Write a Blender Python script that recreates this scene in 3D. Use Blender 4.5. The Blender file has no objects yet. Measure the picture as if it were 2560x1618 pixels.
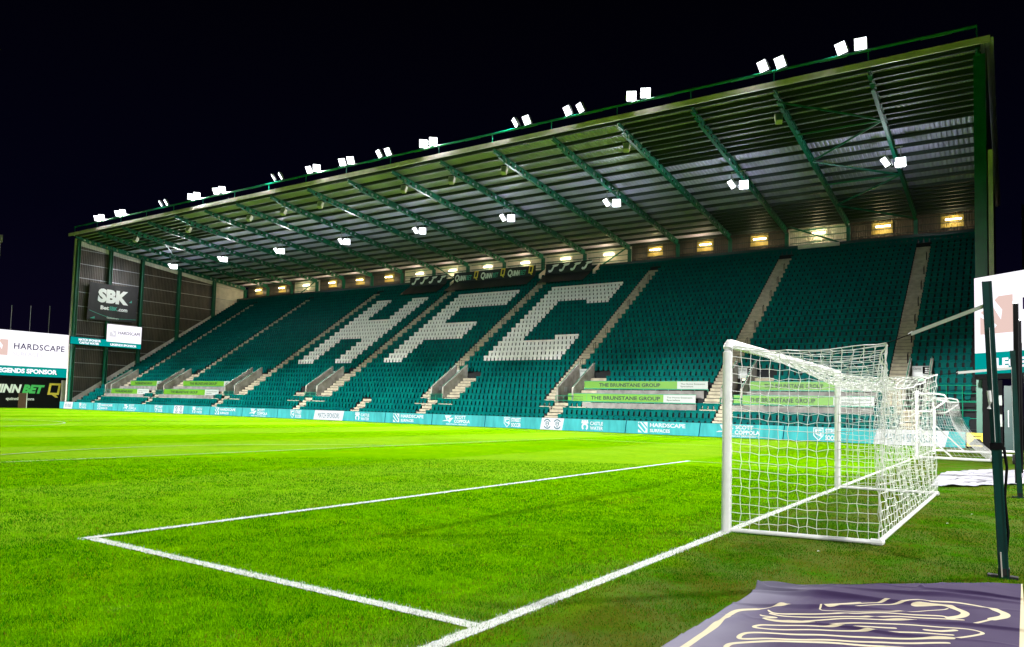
import bpy, bmesh, math, random
import numpy as np
from mathutils import Vector, Matrix

random.seed(7)
rng = np.random.default_rng(7)
S = bpy.context.scene
COL = S.collection

# ------------------------------------------------------------------ camera
W_, H_ = 2560.0, 1618.0
CAMP = Vector((3.1874, -9.7278, 1.5782))
YAW, PITCH, ROLL, FPX, CX, CY = -0.5783, 0.0571, 0.0248, 1851.63, 1323.87, 912.79
F = Vector((math.sin(YAW)*math.cos(PITCH), math.cos(YAW)*math.cos(PITCH), math.sin(PITCH)))
R0 = F.cross(Vector((0, 0, 1))).normalized()
U0 = R0.cross(F)
RR = R0*math.cos(ROLL)+U0*math.sin(ROLL)
UU = -R0*math.sin(ROLL)+U0*math.cos(ROLL)
cam = bpy.data.cameras.new('camera')
cam.sensor_width = 36.0
cam.lens = FPX/W_*36.0
cam.shift_x = (W_/2-CX)/W_
cam.shift_y = (CY-H_/2)/W_
cam.clip_start, cam.clip_end = 0.05, 3000
camo = bpy.data.objects.new('camera', cam)
COL.objects.link(camo)
camo.matrix_world = Matrix(((RR.x, UU.x, -F.x, CAMP.x), (RR.y, UU.y, -F.y, CAMP.y), (RR.z, UU.z, -F.z, CAMP.z), (0, 0, 0, 1)))
S.camera = camo

# ------------------------------------------------------------------ night sky
w = bpy.data.worlds.new('World')
S.world = w
w.use_nodes = True
wn = w.node_tree
wn.nodes.clear()
wo = wn.nodes.new('ShaderNodeOutputWorld')
bg = wn.nodes.new('ShaderNodeBackground')
tc = wn.nodes.new('ShaderNodeTexCoord')
sx = wn.nodes.new('ShaderNodeSeparateXYZ')
cr = wn.nodes.new('ShaderNodeValToRGB')
cr.color_ramp.elements[0].position = 0.0
cr.color_ramp.elements[0].color = (0.0030, 0.0017, 0.010, 1)
cr.color_ramp.elements[1].position = 0.55
cr.color_ramp.elements[1].color = (0.0003, 0.0003, 0.0009, 1)
e = cr.color_ramp.elements.new(0.22)
e.color = (0.0008, 0.0007, 0.0048, 1)
wn.links.new(tc.outputs['Generated'], sx.inputs[0])
wn.links.new(sx.outputs['Z'], cr.inputs[0])
wn.links.new(cr.outputs[0], bg.inputs[0])
bg.inputs[1].default_value = 1.0
wn.links.new(bg.outputs[0], wo.inputs[0])

S.view_settings.view_transform = 'Standard'
S.view_settings.look = 'None'
S.view_settings.exposure = 0.0
S.view_settings.gamma = 1.0
S.render.engine = 'CYCLES'
S.cycles.use_denoising = True
S.cycles.max_bounces = 5
S.cycles.diffuse_bounces = 3
S.cycles.glossy_bounces = 2
S.cycles.transparent_max_bounces = 4
S.cycles.caustics_reflective = False
S.cycles.caustics_refractive = False
S.cycles.sample_clamp_indirect = 4.0

EAVE_W, HANG_W, OPP_W, END_W, LONG_W = 3250.0, 1400.0, 52000.0, 92000.0, 420000.0   # lamp powers

# ------------------------------------------------------------------ helpers
def tag(o, label=None, cat=None, group=None, kind=None):
    if label: o['label'] = label
    if cat: o['category'] = cat
    if group: o['group'] = group
    if kind: o['kind'] = kind
    return o

def empty(name, loc, label=None, cat=None, group=None, rot=None, parent=None, kind=None):
    o = bpy.data.objects.new(name, None)
    o.empty_display_size = 0.2
    COL.objects.link(o)
    o.location = loc
    if rot: o.rotation_euler = rot
    if parent: o.parent = parent
    return tag(o, label, cat, group, kind)

class MB:
    def __init__(s):
        s.v, s.f, s.m = [], [], []
    def poly(s, pts, mi=0):
        b = len(s.v)
        s.v += [tuple(p) for p in pts]
        s.f.append(tuple(range(b, b+len(pts))))
        s.m.append(mi)
    def box(s, x0, x1, y0, y1, z0, z1, mi=0):
        b = len(s.v)
        s.v += [(x0, y0, z0), (x1, y0, z0), (x1, y1, z0), (x0, y1, z0), (x0, y0, z1), (x1, y0, z1), (x1, y1, z1), (x0, y1, z1)]
        for f in ((0, 3, 2, 1), (4, 5, 6, 7), (0, 1, 5, 4), (1, 2, 6, 5), (2, 3, 7, 6), (3, 0, 4, 7)):
            s.f.append(tuple(b+i for i in f)); s.m.append(mi)
        return s
    def prism(s, pts, vec, mi=0, cap=True):
        b, n = len(s.v), len(pts)
        vec = Vector(vec)
        s.v += [tuple(Vector(p)) for p in pts]+[tuple(Vector(p)+vec) for p in pts]
        if cap:
            s.f.append(tuple(b+i for i in range(n))[::-1]); s.m.append(mi)
            s.f.append(tuple(b+n+i for i in range(n))); s.m.append(mi)
        for i in range(n):
            j = (i+1) % n
            s.f.append((b+i, b+j, b+n+j, b+n+i)); s.m.append(mi)
        return s
    def beam(s, p, q, w, h, mi=0, up=(0, 0, 1)):
        p, q = Vector(p), Vector(q)
        d = (q-p).normalized()
        a = d.cross(Vector(up))
        if a.length < 1e-4: a = d.cross(Vector((1, 0, 0)))
        a.normalize()
        c = a.cross(d)
        s.prism([p+a*x*w/2+c*y*h/2 for x, y in ((-1, -1), (1, -1), (1, 1), (-1, 1))], q-p, mi)
        return s
    def tube(s, pts, r, n=6, mi=0, caps=True):
        pts = [Vector(p) for p in pts]
        rings = []
        for i, p in enumerate(pts):
            d = (pts[min(i+1, len(pts)-1)]-pts[max(i-1, 0)])
            if d.length < 1e-7: d = Vector((0, 0, 1))
            d.normalize()
            a = d.cross(Vector((0, 0, 1)))
            if a.length < 0.1: a = d.cross(Vector((1, 0, 0)))
            a.normalize()
            c = d.cross(a)
            rr = r[i] if isinstance(r, (list, tuple)) else r
            b = len(s.v)
            s.v += [tuple(p+a*math.cos(2*math.pi*k/n)*rr+c*math.sin(2*math.pi*k/n)*rr) for k in range(n)]
            rings.append(b)
        for i in range(len(rings)-1):
            for k in range(n):
                k2 = (k+1) % n
                s.f.append((rings[i]+k, rings[i]+k2, rings[i+1]+k2, rings[i+1]+k)); s.m.append(mi)
        if caps:
            s.f.append(tuple(rings[0]+k for k in range(n))[::-1]); s.m.append(mi)
            s.f.append(tuple(rings[-1]+k for k in range(n))); s.m.append(mi)
        return s
    def text(s, txt, origin, ux, uy, h, mi=0, bold=0.0, sx=1.0, shear=0.0, align='LEFT', spacing=1.0, width=None, lift=0.004):
        """flat lettering laid on a plane: ux right, uy up, h = cap height"""
        c = bpy.data.curves.new('t', 'FONT')
        c.body = txt; c.size = 1.0; c.offset = bold; c.shear = shear; c.space_character = spacing
        c.resolution_u = 3
        o = bpy.data.objects.new('t', c); COL.objects.link(o)
        bpy.context.view_layer.update()
        me = bpy.data.meshes.new_from_object(o.evaluated_get(bpy.context.evaluated_depsgraph_get()))
        bpy.data.objects.remove(o); bpy.data.curves.remove(c)
        if not len(me.vertices):
            return 0
        co = np.empty(len(me.vertices)*3); me.vertices.foreach_get('co', co); co = co.reshape(-1, 3)
        x0, x1 = co[:, 0].min(), co[:, 0].max()
        cap = 0.729
        k = h/cap
        kx = k*sx
        if width: kx = width/(x1-x0)
        wd = (x1-x0)*kx
        off = {'LEFT': 0, 'CENTER': -wd/2, 'RIGHT': -wd}[align]
        ux, uy = Vector(ux).normalized(), Vector(uy).normalized()
        n = ux.cross(uy)
        O = Vector(origin)+n*lift
        b = len(s.v)
        s.v += [tuple(O+ux*((x-x0)*kx+off)+uy*(y*k)) for x, y, z in co]
        for p in me.polygons:
            s.f.append(tuple(b+i for i in p.vertices)); s.m.append(mi)
        bpy.data.meshes.remove(me)
        return wd
    def flat(s, pts2, origin, ux, uy, mi=0, lift=0.004):
        ux, uy = Vector(ux).normalized(), Vector(uy).normalized()
        O = Vector(origin)+ux.cross(uy)*lift
        s.poly([O+ux*x+uy*y for x, y in pts2], mi)
        return s
    def ring(s, c, r0, r1, a0, a1, origin, ux, uy, mi=0, n=14, lift=0.004, ey=1.0):
        for i in range(n):
            t0 = math.radians(a0+(a1-a0)*i/n); t1 = math.radians(a0+(a1-a0)*(i+1)/n)
            s.flat([(c[0]+r*math.cos(t), c[1]+ey*r*math.sin(t)) for r, t in ((r0, t0), (r1, t0), (r1, t1), (r0, t1))], origin, ux, uy, mi, lift)
        return s
    def build(s, name, mats, parent=None, smooth=False, world=True):
        me = bpy.data.meshes.new(name)
        v = s.v
        if parent is not None and world:
            px, py, pz = PL(parent)
            v = [(x-px, y-py, z-pz) for x, y, z in v]
        me.from_pydata(v, [], s.f)
        if not isinstance(mats, (list, tuple)): mats = [mats]
        for m in mats: me.materials.append(m)
        if len(mats) > 1: me.polygons.foreach_set('material_index', s.m)
        if smooth: me.polygons.foreach_set('use_smooth', [True]*len(me.polygons))
        me.update()
        o = bpy.data.objects.new(name, me); COL.objects.link(o)
        if parent is not None: o.parent = parent
        return o

def PL(o):
    p = Vector((0, 0, 0))
    while o is not None:
        p = p+Vector(o.location); o = o.parent
    return p

def copy_tree(o, parent=None):
    c = o.copy(); COL.objects.link(c); c.parent = parent
    for ch in list(o.children): copy_tree(ch, c)
    return c

# ------------------------------------------------------------------ materials
def mat(name, col, rough=0.6, metal=0.0, var=0.0, scale=4.0, bump=0.0, bscale=30.0, spec=0.5, col2=None, stretch=(1, 1, 1)):
    m = bpy.data.materials.new(name); m.use_nodes = True
    nt = m.node_tree; b = nt.nodes['Principled BSDF']
    b.inputs['Roughness'].default_value = rough
    b.inputs['Metallic'].default_value = metal
    b.inputs['Specular IOR Level'].default_value = spec
    b.inputs['Base Color'].default_value = (*col, 1)
    if var or col2 or bump:
        g = nt.nodes.new('ShaderNodeNewGeometry')
        mp = nt.nodes.new('ShaderNodeMapping'); mp.inputs['Scale'].default_value = stretch
        nt.links.new(g.outputs['Position'], mp.inputs[0])
    if var or col2:
        n = nt.nodes.new('ShaderNodeTexNoise'); n.inputs['Scale'].default_value = scale; n.inputs['Detail'].default_value = 6
        nt.links.new(mp.outputs[0], n.inputs['Vector'])
        mr = nt.nodes.new('ShaderNodeMapRange'); mr.inputs[1].default_value = 0.35; mr.inputs[2].default_value = 0.68
        nt.links.new(n.outputs[0], mr.inputs[0])
        mx = nt.nodes.new('ShaderNodeMix'); mx.data_type = 'RGBA'
        c2 = col2 or tuple(c*(1-var) for c in col)
        mx.inputs[6].default_value = (*col, 1); mx.inputs[7].default_value = (*c2, 1)
        nt.links.new(mr.outputs[0], mx.inputs[0]); nt.links.new(mx.outputs[2], b.inputs['Base Color'])
    if bump:
        n2 = nt.nodes.new('ShaderNodeTexNoise'); n2.inputs['Scale'].default_value = bscale
        nt.links.new(mp.outputs[0], n2.inputs['Vector'])
        bp = nt.nodes.new('ShaderNodeBump'); bp.inputs['Strength'].default_value = bump; bp.inputs['Distance'].default_value = 0.02
        nt.links.new(n2.outputs[0], bp.inputs['Height']); nt.links.new(bp.outputs[0], b.inputs['Normal'])
    return m

def emat(name, col, s=1.0, pattern=None):
    m = bpy.data.materials.new(name); m.use_nodes = True
    nt = m.node_tree; nt.nodes.clear()
    o = nt.nodes.new('ShaderNodeOutputMaterial'); e = nt.nodes.new('ShaderNodeEmission')
    e.inputs[0].default_value = (*col, 1); e.inputs[1].default_value = s
    if pattern:
        g = nt.nodes.new('ShaderNodeNewGeometry'); n = nt.nodes.new('ShaderNodeTexNoise')
        mp = nt.nodes.new('ShaderNodeMapping'); mp.inputs['Scale'].default_value = pattern
        n.inputs['Scale'].default_value = 1.0; n.inputs['Detail'].default_value = 4
        nt.links.new(g.outputs['Position'], mp.inputs[0]); nt.links.new(mp.outputs[0], n.inputs['Vector'])
        mr = nt.nodes.new('ShaderNodeMapRange'); mr.inputs[1].default_value = 0.3; mr.inputs[2].default_value = 0.7
        mr.inputs[3].default_value = 0.82*s; mr.inputs[4].default_value = 1.2*s
        nt.links.new(n.outputs[0], mr.inputs[0]); nt.links.new(mr.outputs[0], e.inputs[1])
    nt.links.new(e.outputs[0], o.inputs[0])
    return m

def seat_mat(name, a, b, rough=0.5):
    m = bpy.data.materials.new(name); m.use_nodes = True
    nt = m.node_tree; p = nt.nodes['Principled BSDF']; p.inputs['Roughness'].default_value = rough; p.inputs['Specular IOR Level'].default_value = .02
    at = nt.nodes.new('ShaderNodeAttribute'); at.attribute_name = 'shade_var'
    oi = nt.nodes.new('ShaderNodeObjectInfo')
    ad = nt.nodes.new('ShaderNodeMath'); ad.operation = 'ADD'
    fr = nt.nodes.new('ShaderNodeMath'); fr.operation = 'FRACT'
    nt.links.new(at.outputs['Fac'], ad.inputs[0]); nt.links.new(oi.outputs['Random'], ad.inputs[1]); nt.links.new(ad.outputs[0], fr.inputs[0])
    mx = nt.nodes.new('ShaderNodeMix'); mx.data_type = 'RGBA'
    mx.inputs[6].default_value = (*a, 1); mx.inputs[7].default_value = (*b, 1)
    nt.links.new(fr.outputs[0], mx.inputs[0]); nt.links.new(mx.outputs[2], p.inputs['Base Color'])
    return m

M = {}
M['white'] = mat('white_paint', (0.8, 0.8, 0.8), 0.35, var=0.08, scale=3)
M['post'] = mat('goal_post_paint', (0.86, 0.86, 0.87), 0.3, var=0.1, scale=7)
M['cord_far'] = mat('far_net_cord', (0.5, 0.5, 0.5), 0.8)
M['white_far'] = mat('dimmed_white_tube', (0.55, 0.55, 0.55), 0.5)  # white darkened to offset strong lamp light on the portable goal
M['cord'] = mat('net_cord', (0.93, 0.93, 0.93), 0.7)
M['webbing'] = mat('white_webbing', (0.8, 0.8, 0.82), 0.6)
M['green'] = mat('green_steel', (0.0, 0.13, 0.075), 0.4, var=0.25, scale=1.5)
M['green_dk'] = mat('dark_green_steel', (0.002, 0.045, 0.04), 0.3, var=0.3, scale=6)
M['rail'] = mat('green_rail_paint', (0.0, 0.2, 0.11), 0.4)
M['purlin'] = mat('purlin_steel', (0.012, 0.022, 0.02), 0.6)
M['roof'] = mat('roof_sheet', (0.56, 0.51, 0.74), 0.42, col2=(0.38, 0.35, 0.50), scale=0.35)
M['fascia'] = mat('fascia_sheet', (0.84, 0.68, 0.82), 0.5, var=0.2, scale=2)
M['brown'] = mat('brown_cladding', (0.03, 0.022, 0.018), 0.42, col2=(0.07, 0.053, 0.040), scale=1.1, stretch=(1, 1, 0.3))
M['cream'] = mat('cream_cladding', (0.66, 0.61, 0.55), 0.5, var=0.25, scale=1.3)
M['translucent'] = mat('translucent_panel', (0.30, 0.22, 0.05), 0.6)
M['concrete'] = mat('concrete', (0.22, 0.21, 0.20), 0.85, var=0.45, scale=2.2, bump=0.3)
M['tread'] = mat('terrace_concrete_shaded', (0.010, 0.013, 0.014), 0.9, var=0.4, scale=3)  # near-black: under-seat shade put into the concrete colour
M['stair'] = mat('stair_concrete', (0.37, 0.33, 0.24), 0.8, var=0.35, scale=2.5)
M['nosing'] = mat('terrace_riser_shaded', (0.005, 0.007, 0.009), 0.9, var=0.3, scale=5)  # shade behind the seat gaps put into the colour; also stair strips
M['vwall'] = mat('vomitory_wall_concrete', (0.36, 0.34, 0.31), 0.85, col2=(0.17, 0.155, 0.13), scale=1.4)
M['black'] = mat('black_paint', (0.006, 0.006, 0.007), 0.8, spec=0.08)
M['dark'] = mat('passage_shade_black', (0.004, 0.004, 0.005), 0.9)
M['seat_green'] = seat_mat('seat_teal_plastic', (0.0, 0.070, 0.070), (0.0, 0.095, 0.083))
M['seat_white'] = seat_mat('seat_white_plastic', (0.78, 0.78, 0.74), (0.68, 0.68, 0.66))
M['metal'] = mat('galvanised_steel', (0.35, 0.36, 0.37), 0.4, metal=0.7)
M['housing'] = mat('lamp_housing', (0.3, 0.3, 0.31), 0.5, metal=0.4)
M['lens'] = emat('floodlight_lens', (0.93, 0.95, 1.0), 4.5)
M['tube'] = emat('strip_light_tube', (1.0, 0.84, 0.5), 16.0)
M['led_teal'] = emat('led_teal', (0.10, 0.67, 0.65), 1.05, pattern=(2.6, 1, 0.6))
M['led_white'] = emat('led_white', (0.95, 0.98, 1.0), 1.1)
M['led_navy'] = emat('led_navy', (0.0, 0.06, 0.13), 1.0)
M['led_dark'] = emat('led_grey', (0.03, 0.24, 0.26), 1.0)
M['scr_white'] = emat('screen_white', (0.96, 0.93, 1.0), 1.25)
M['scr_teal'] = emat('screen_teal', (0.0, 0.34, 0.32), 1.0)
M['scr_pink'] = emat('screen_pink', (0.86, 0.62, 0.56), 1.0)
M['scr_navy'] = emat('screen_navy', (0.02, 0.012, 0.07), 1.0)
M['scr_ghost'] = emat('screen_pale_grey', (0.8, 0.79, 0.84), 1.0)
M['lime'] = mat('lime_board', (0.085, 0.25, 0.005), 0.5, var=0.12, scale=1)
M['ink'] = mat('board_black_ink', (0.004, 0.02, 0.01), 0.6)
M['board_white'] = mat('board_white', (0.34, 0.37, 0.36), 0.5)
M['banner_black'] = mat('black_banner_vinyl', (0.008, 0.008, 0.011), 0.6, var=0.5, scale=2)
M['banner_navy'] = mat('navy_banner_vinyl', (0.002, 0.01, 0.014), 0.6)
M['letter_grey'] = mat('banner_grey_print', (0.78, 0.8, 0.8), 0.6)
M['letter_teal'] = mat('banner_teal_print', (0.03, 0.32, 0.25), 0.6)
M['letter_green'] = mat('banner_green_print', (0.06, 0.5, 0.12), 0.6)
M['letter_gold'] = mat('banner_gold_print', (0.75, 0.55, 0.05), 0.5)
M['yellow'] = mat('yellow_board', (0.75, 0.62, 0.02), 0.5)
M['rubber'] = mat('tyre_rubber', (0.01, 0.01, 0.01), 0.8)
M['door_brown'] = mat('brown_door_paint', (0.1, 0.04, 0.02), 0.6)
M['exit'] = emat('exit_sign_green', (0.05, 0.9, 0.3), 1.2)
M['warm'] = emat('warm_bulkhead_lamp', (1.0, 0.8, 0.5), 5.0)

# ------------------------------------------------------------------ stand geometry constants
YB, Y1, T, RI, Z1 = 35.67, 36.87, 0.7155, 0.498, 1.152
SH = 0.68                                    # seat height
def yrow(n): return Y1+(n-1)*T
def ztread(n): return Z1-SH+(n-1)*RI
NR = 32
XL, XR = -94.9, 1.95
BAY = 5.335
GRID = [1.8-BAY*j for j in range(19)]
def zroof(y): return 21.72-0.112*(y-35.4)

# ================================================================== PITCH
def grass_material():
    m = bpy.data.materials.new('pitch_grass'); m.use_nodes = True
    nt = m.node_tree; N = nt.nodes; L = nt.links
    b = N['Principled BSDF']; b.inputs['Roughness'].default_value = 1.0; b.inputs['Specular IOR Level'].default_value = 0.0
    g = N.new('ShaderNodeNewGeometry'); sp = N.new('ShaderNodeSeparateXYZ'); L.new(g.outputs['Position'], sp.inputs[0])
    def noise(scale, detail=5, st=None, rough=0.6):
        n = N.new('ShaderNodeTexNoise'); n.inputs['Scale'].default_value = scale; n.inputs['Detail'].default_value = detail; n.inputs['Roughness'].default_value = rough
        if st:
            mp = N.new('ShaderNodeMapping'); mp.inputs['Scale'].default_value = st
            L.new(g.outputs['Position'], mp.inputs[0]); L.new(mp.outputs[0], n.inputs['Vector'])
        else: L.new(g.outputs['Position'], n.inputs['Vector'])
        return n.outputs[0]
    def math_(op, a, b_=None, clamp=False):
        n = N.new('ShaderNodeMath'); n.operation = op; n.use_clamp = clamp
        for i, x in enumerate((a, b_)):
            if x is None: continue
            if isinstance(x, (int, float)): n.inputs[i].default_value = x
            else: L.new(x, n.inputs[i])
        return n.outputs[0]
    def mr(v, a, b_, c=0.0, d=1.0):
        n = N.new('ShaderNodeMapRange'); L.new(v, n.inputs[0])
        for i, x in enumerate((a, b_, c, d)): n.inputs[i+1].default_value = x
        return n.outputs[0]
    def mix(f, a, b_):
        n = N.new('ShaderNodeMix'); n.data_type = 'RGBA'
        if isinstance(f, (int, float)): n.inputs[0].default_value = f
        else: L.new(f, n.inputs[0])
        for i, x in ((6, a), (7, b_)):
            if isinstance(x, tuple): n.inputs[i].default_value = (*x, 1)
            else: L.new(x, n.inputs[i])
        return n.outputs[2]
    x = sp.outputs['X']
    xw = math_('ADD', x, math_('MULTIPLY', math_('SUBTRACT', noise(1.3), 0.5), 0.5))
    # mown bands across the pitch, 5.5 m wide, light and dark
    ph = math_('MULTIPLY', xw, math.pi/5.5)
    st = mr(math_('SINE', ph), -0.12, 0.12)
    light = mix(mr(noise(0.35), 0.35, 0.65), (0.205, 0.43, 0.004), (0.26, 0.48, 0.02))
    dark = mix(mr(noise(0.3), 0.35, 0.65), (0.135, 0.38, 0.0), (0.20, 0.44, 0.0))
    # bands fade in only beyond the near goal area
    far = mr(x, -4.2, -6.0)
    stf = math_('MULTIPLY', st, far)
    c = mix(stf, dark, light)
    fine = mr(noise(38, 8, None, 0.75), 0.36, 0.66)
    c = mix(math_('MULTIPLY', fine, 0.45), c, (0.05, 0.2, 0.0))
    blot = mr(noise(0.9, 5, None, 0.6), 0.5, 0.7)
    c = mix(math_('MULTIPLY', blot, 0.4), c, (0.27, 0.45, 0.0))
    med = mr(noise(5.5, 6), 0.45, 0.72)
    c = mix(math_('MULTIPLY', med, 0.35), c, (0.05, 0.19, 0.002))
    scuff = mr(noise(2.2, 7, (1, 1, 1), 0.7), 0.62, 0.74)
    c = mix(math_('MULTIPLY', scuff, 0.3), c, (0.26, 0.34, 0.10))
    # behind the goal line: thinner, darker turf with worn soil
    bh = mr(xw, -0.2, 0.5)
    bcol = mix(mr(noise(3.0, 7), 0.4, 0.62), (0.045, 0.215, 0.0), (0.07, 0.15, 0.004))
    worn = mr(noise(0.85, 6, None, 0.65), 0.42, 0.56)
    bcol = mix(math_('MULTIPLY', worn, 0.75), bcol, (0.12, 0.105, 0.014))
    bcol = mix(math_('MULTIPLY', fine, 0.55), bcol, (0.02, 0.09, 0.0))
    c = mix(bh, c, bcol)
    # worn strip in front of the line
    ws = math_('MULTIPLY', mr(x, -0.75, -0.1), mr(noise(1.1, 6), 0.42, 0.6))
    c = mix(math_('MULTIPLY', ws, 0.6), c, (0.12, 0.15, 0.035))
    L.new(c, b.inputs['Base Color'])
    bp = N.new('ShaderNodeBump'); bp.inputs['Strength'].default_value = 0.7; bp.inputs['Distance'].default_value = 0.03
    L.new(noise(55, 6, None, 0.8), bp.inputs['Height']); L.new(bp.outputs[0], b.inputs['Normal'])
    return m
M['grass'] = grass_material()

gb = MB()
gb.poly([(-105, -60, 0), (60, -60, 0), (60, 36.3, 0), (-105, 36.3, 0)])
tag(gb.build('pitch', M['grass']), 'bright green mown football pitch turf', 'pitch', kind='structure')
gb = MB()
gb.poly([(-900, -900, -0.03), (900, -900, -0.03), (900, 900, -0.03), (-900, 900, -0.03)])
tag(gb.build('ground', mat('dark_ground', (0.04, 0.04, 0.04), 0.9, var=0.3)), 'dark ground around the stadium', 'ground', kind='structure')

def line_material():
    m = bpy.data.materials.new('line_paint'); m.use_nodes = True
    nt = m.node_tree; N = nt.nodes; L = nt.links
    b = N['Principled BSDF']; b.inputs['Roughness'].default_value = 0.8
    g = N.new('ShaderNodeNewGeometry')
    n = N.new('ShaderNodeTexNoise'); n.inputs['Scale'].default_value = 42; n.inputs['Detail'].default_value = 6; n.inputs['Roughness'].default_value = 0.75
    L.new(g.outputs['Position'], n.inputs['Vector'])
    mr = N.new('ShaderNodeMapRange'); mr.inputs[1].default_value = 0.5; mr.inputs[2].default_value = 0.68
    L.new(n.outputs[0], mr.inputs[0])
    mx = N.new('ShaderNodeMix'); mx.data_type = 'RGBA'; mx.inputs[6].default_value = (0.74, 0.76, 0.74, 1); mx.inputs[7].default_value = (0.36, 0.46, 0.34, 1)
    L.new(mr.outputs[0], mx.inputs[0]); L.new(mx.outputs[2], b.inputs['Base Color'])
    bp = N.new('ShaderNodeBump'); bp.inputs['Strength'].default_value = 0.6; bp.inputs['Distance'].default_value = 0.02
    L.new(n.outputs[0], bp.inputs['Height']); L.new(bp.outputs[0], b.inputs['Normal'])
    return m
M['line'] = line_material()
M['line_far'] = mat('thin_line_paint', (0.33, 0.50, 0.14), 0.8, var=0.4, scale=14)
LW = 0.12
def ragged(mb, p, q, w, z, step=0.03, amp=0.008, mi=0):
    p, q = Vector(p), Vector(q); d = q-p; n = max(2, int(d.length/step)); d.normalize(); a = Vector((-d.y, d.x))
    pts = []
    for i in range(n+1):
        t = p+d*((q-p).length*i/n)
        pts.append((t-a*(w/2+random.uniform(-amp, amp)), t+a*(w/2+random.uniform(-amp, amp))))
    for (a0, b0), (a1, b1) in zip(pts, pts[1:]):
        mb.poly([(a0.x, a0.y, z), (a1.x, a1.y, z), (b1.x, b1.y, z), (b0.x, b0.y, z)], mi)
lm = MB()
ragged(lm, (0, -32), (0, 32), LW, 0.006)
ragged(lm, (-5.44, -5.44), (-5.44, 12.9), LW, 0.010)
ragged(lm, (-5.38, -5.38), (-0.06, -5.38), LW, 0.006)
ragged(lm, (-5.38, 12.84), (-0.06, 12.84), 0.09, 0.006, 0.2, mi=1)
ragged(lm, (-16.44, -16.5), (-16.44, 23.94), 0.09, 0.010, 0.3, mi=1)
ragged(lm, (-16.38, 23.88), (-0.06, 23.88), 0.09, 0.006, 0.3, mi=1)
for i in range(60):   # arc of the penalty box, centre circle
    a0, a1 = [math.radians(126+108*k/60.0) for k in (i, i+1)]
    for r, cx, nn in ((9.15, -11.0, 0),):
        q = [(cx+rr*math.cos(a), 3.72+rr*math.sin(a), 0.014) for rr, a in ((r-.055, a0), (r+.055, a0), (r+.055, a1), (r-.055, a1))]
        if q[0][0] < -16.3: lm.poly(q, 1)
for i in range(90):
    a0, a1 = [math.radians(360*k/90.0) for k in (i, i+1)]
    lm.poly([(-47+rr*math.cos(a), 3.72+rr*math.sin(a), 0.006) for rr, a in ((8.9, a0), (9.03, a0), (9.03, a1), (8.9, a1))], 1)
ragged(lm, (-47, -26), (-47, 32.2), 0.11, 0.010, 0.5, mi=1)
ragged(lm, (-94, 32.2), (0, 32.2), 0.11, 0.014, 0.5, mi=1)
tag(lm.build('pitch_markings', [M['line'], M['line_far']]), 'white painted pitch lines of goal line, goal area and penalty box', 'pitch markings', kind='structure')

def vnoise(x, y, sc, seed):
    g = np.random.default_rng(seed).uniform(0, 1, (64, 64))
    u, v = x/sc, y/sc
    i, j = np.floor(u).astype(int), np.floor(v).astype(int)
    a, b = u-i, v-j
    a, b = a*a*(3-2*a), b*b*(3-2*b)
    f = lambda p, q: g[p % 64, q % 64]
    return f(i, j)*(1-a)*(1-b)+f(i+1, j)*a*(1-b)+f(i, j+1)*(1-a)*b+f(i+1, j+1)*a*b
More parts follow.
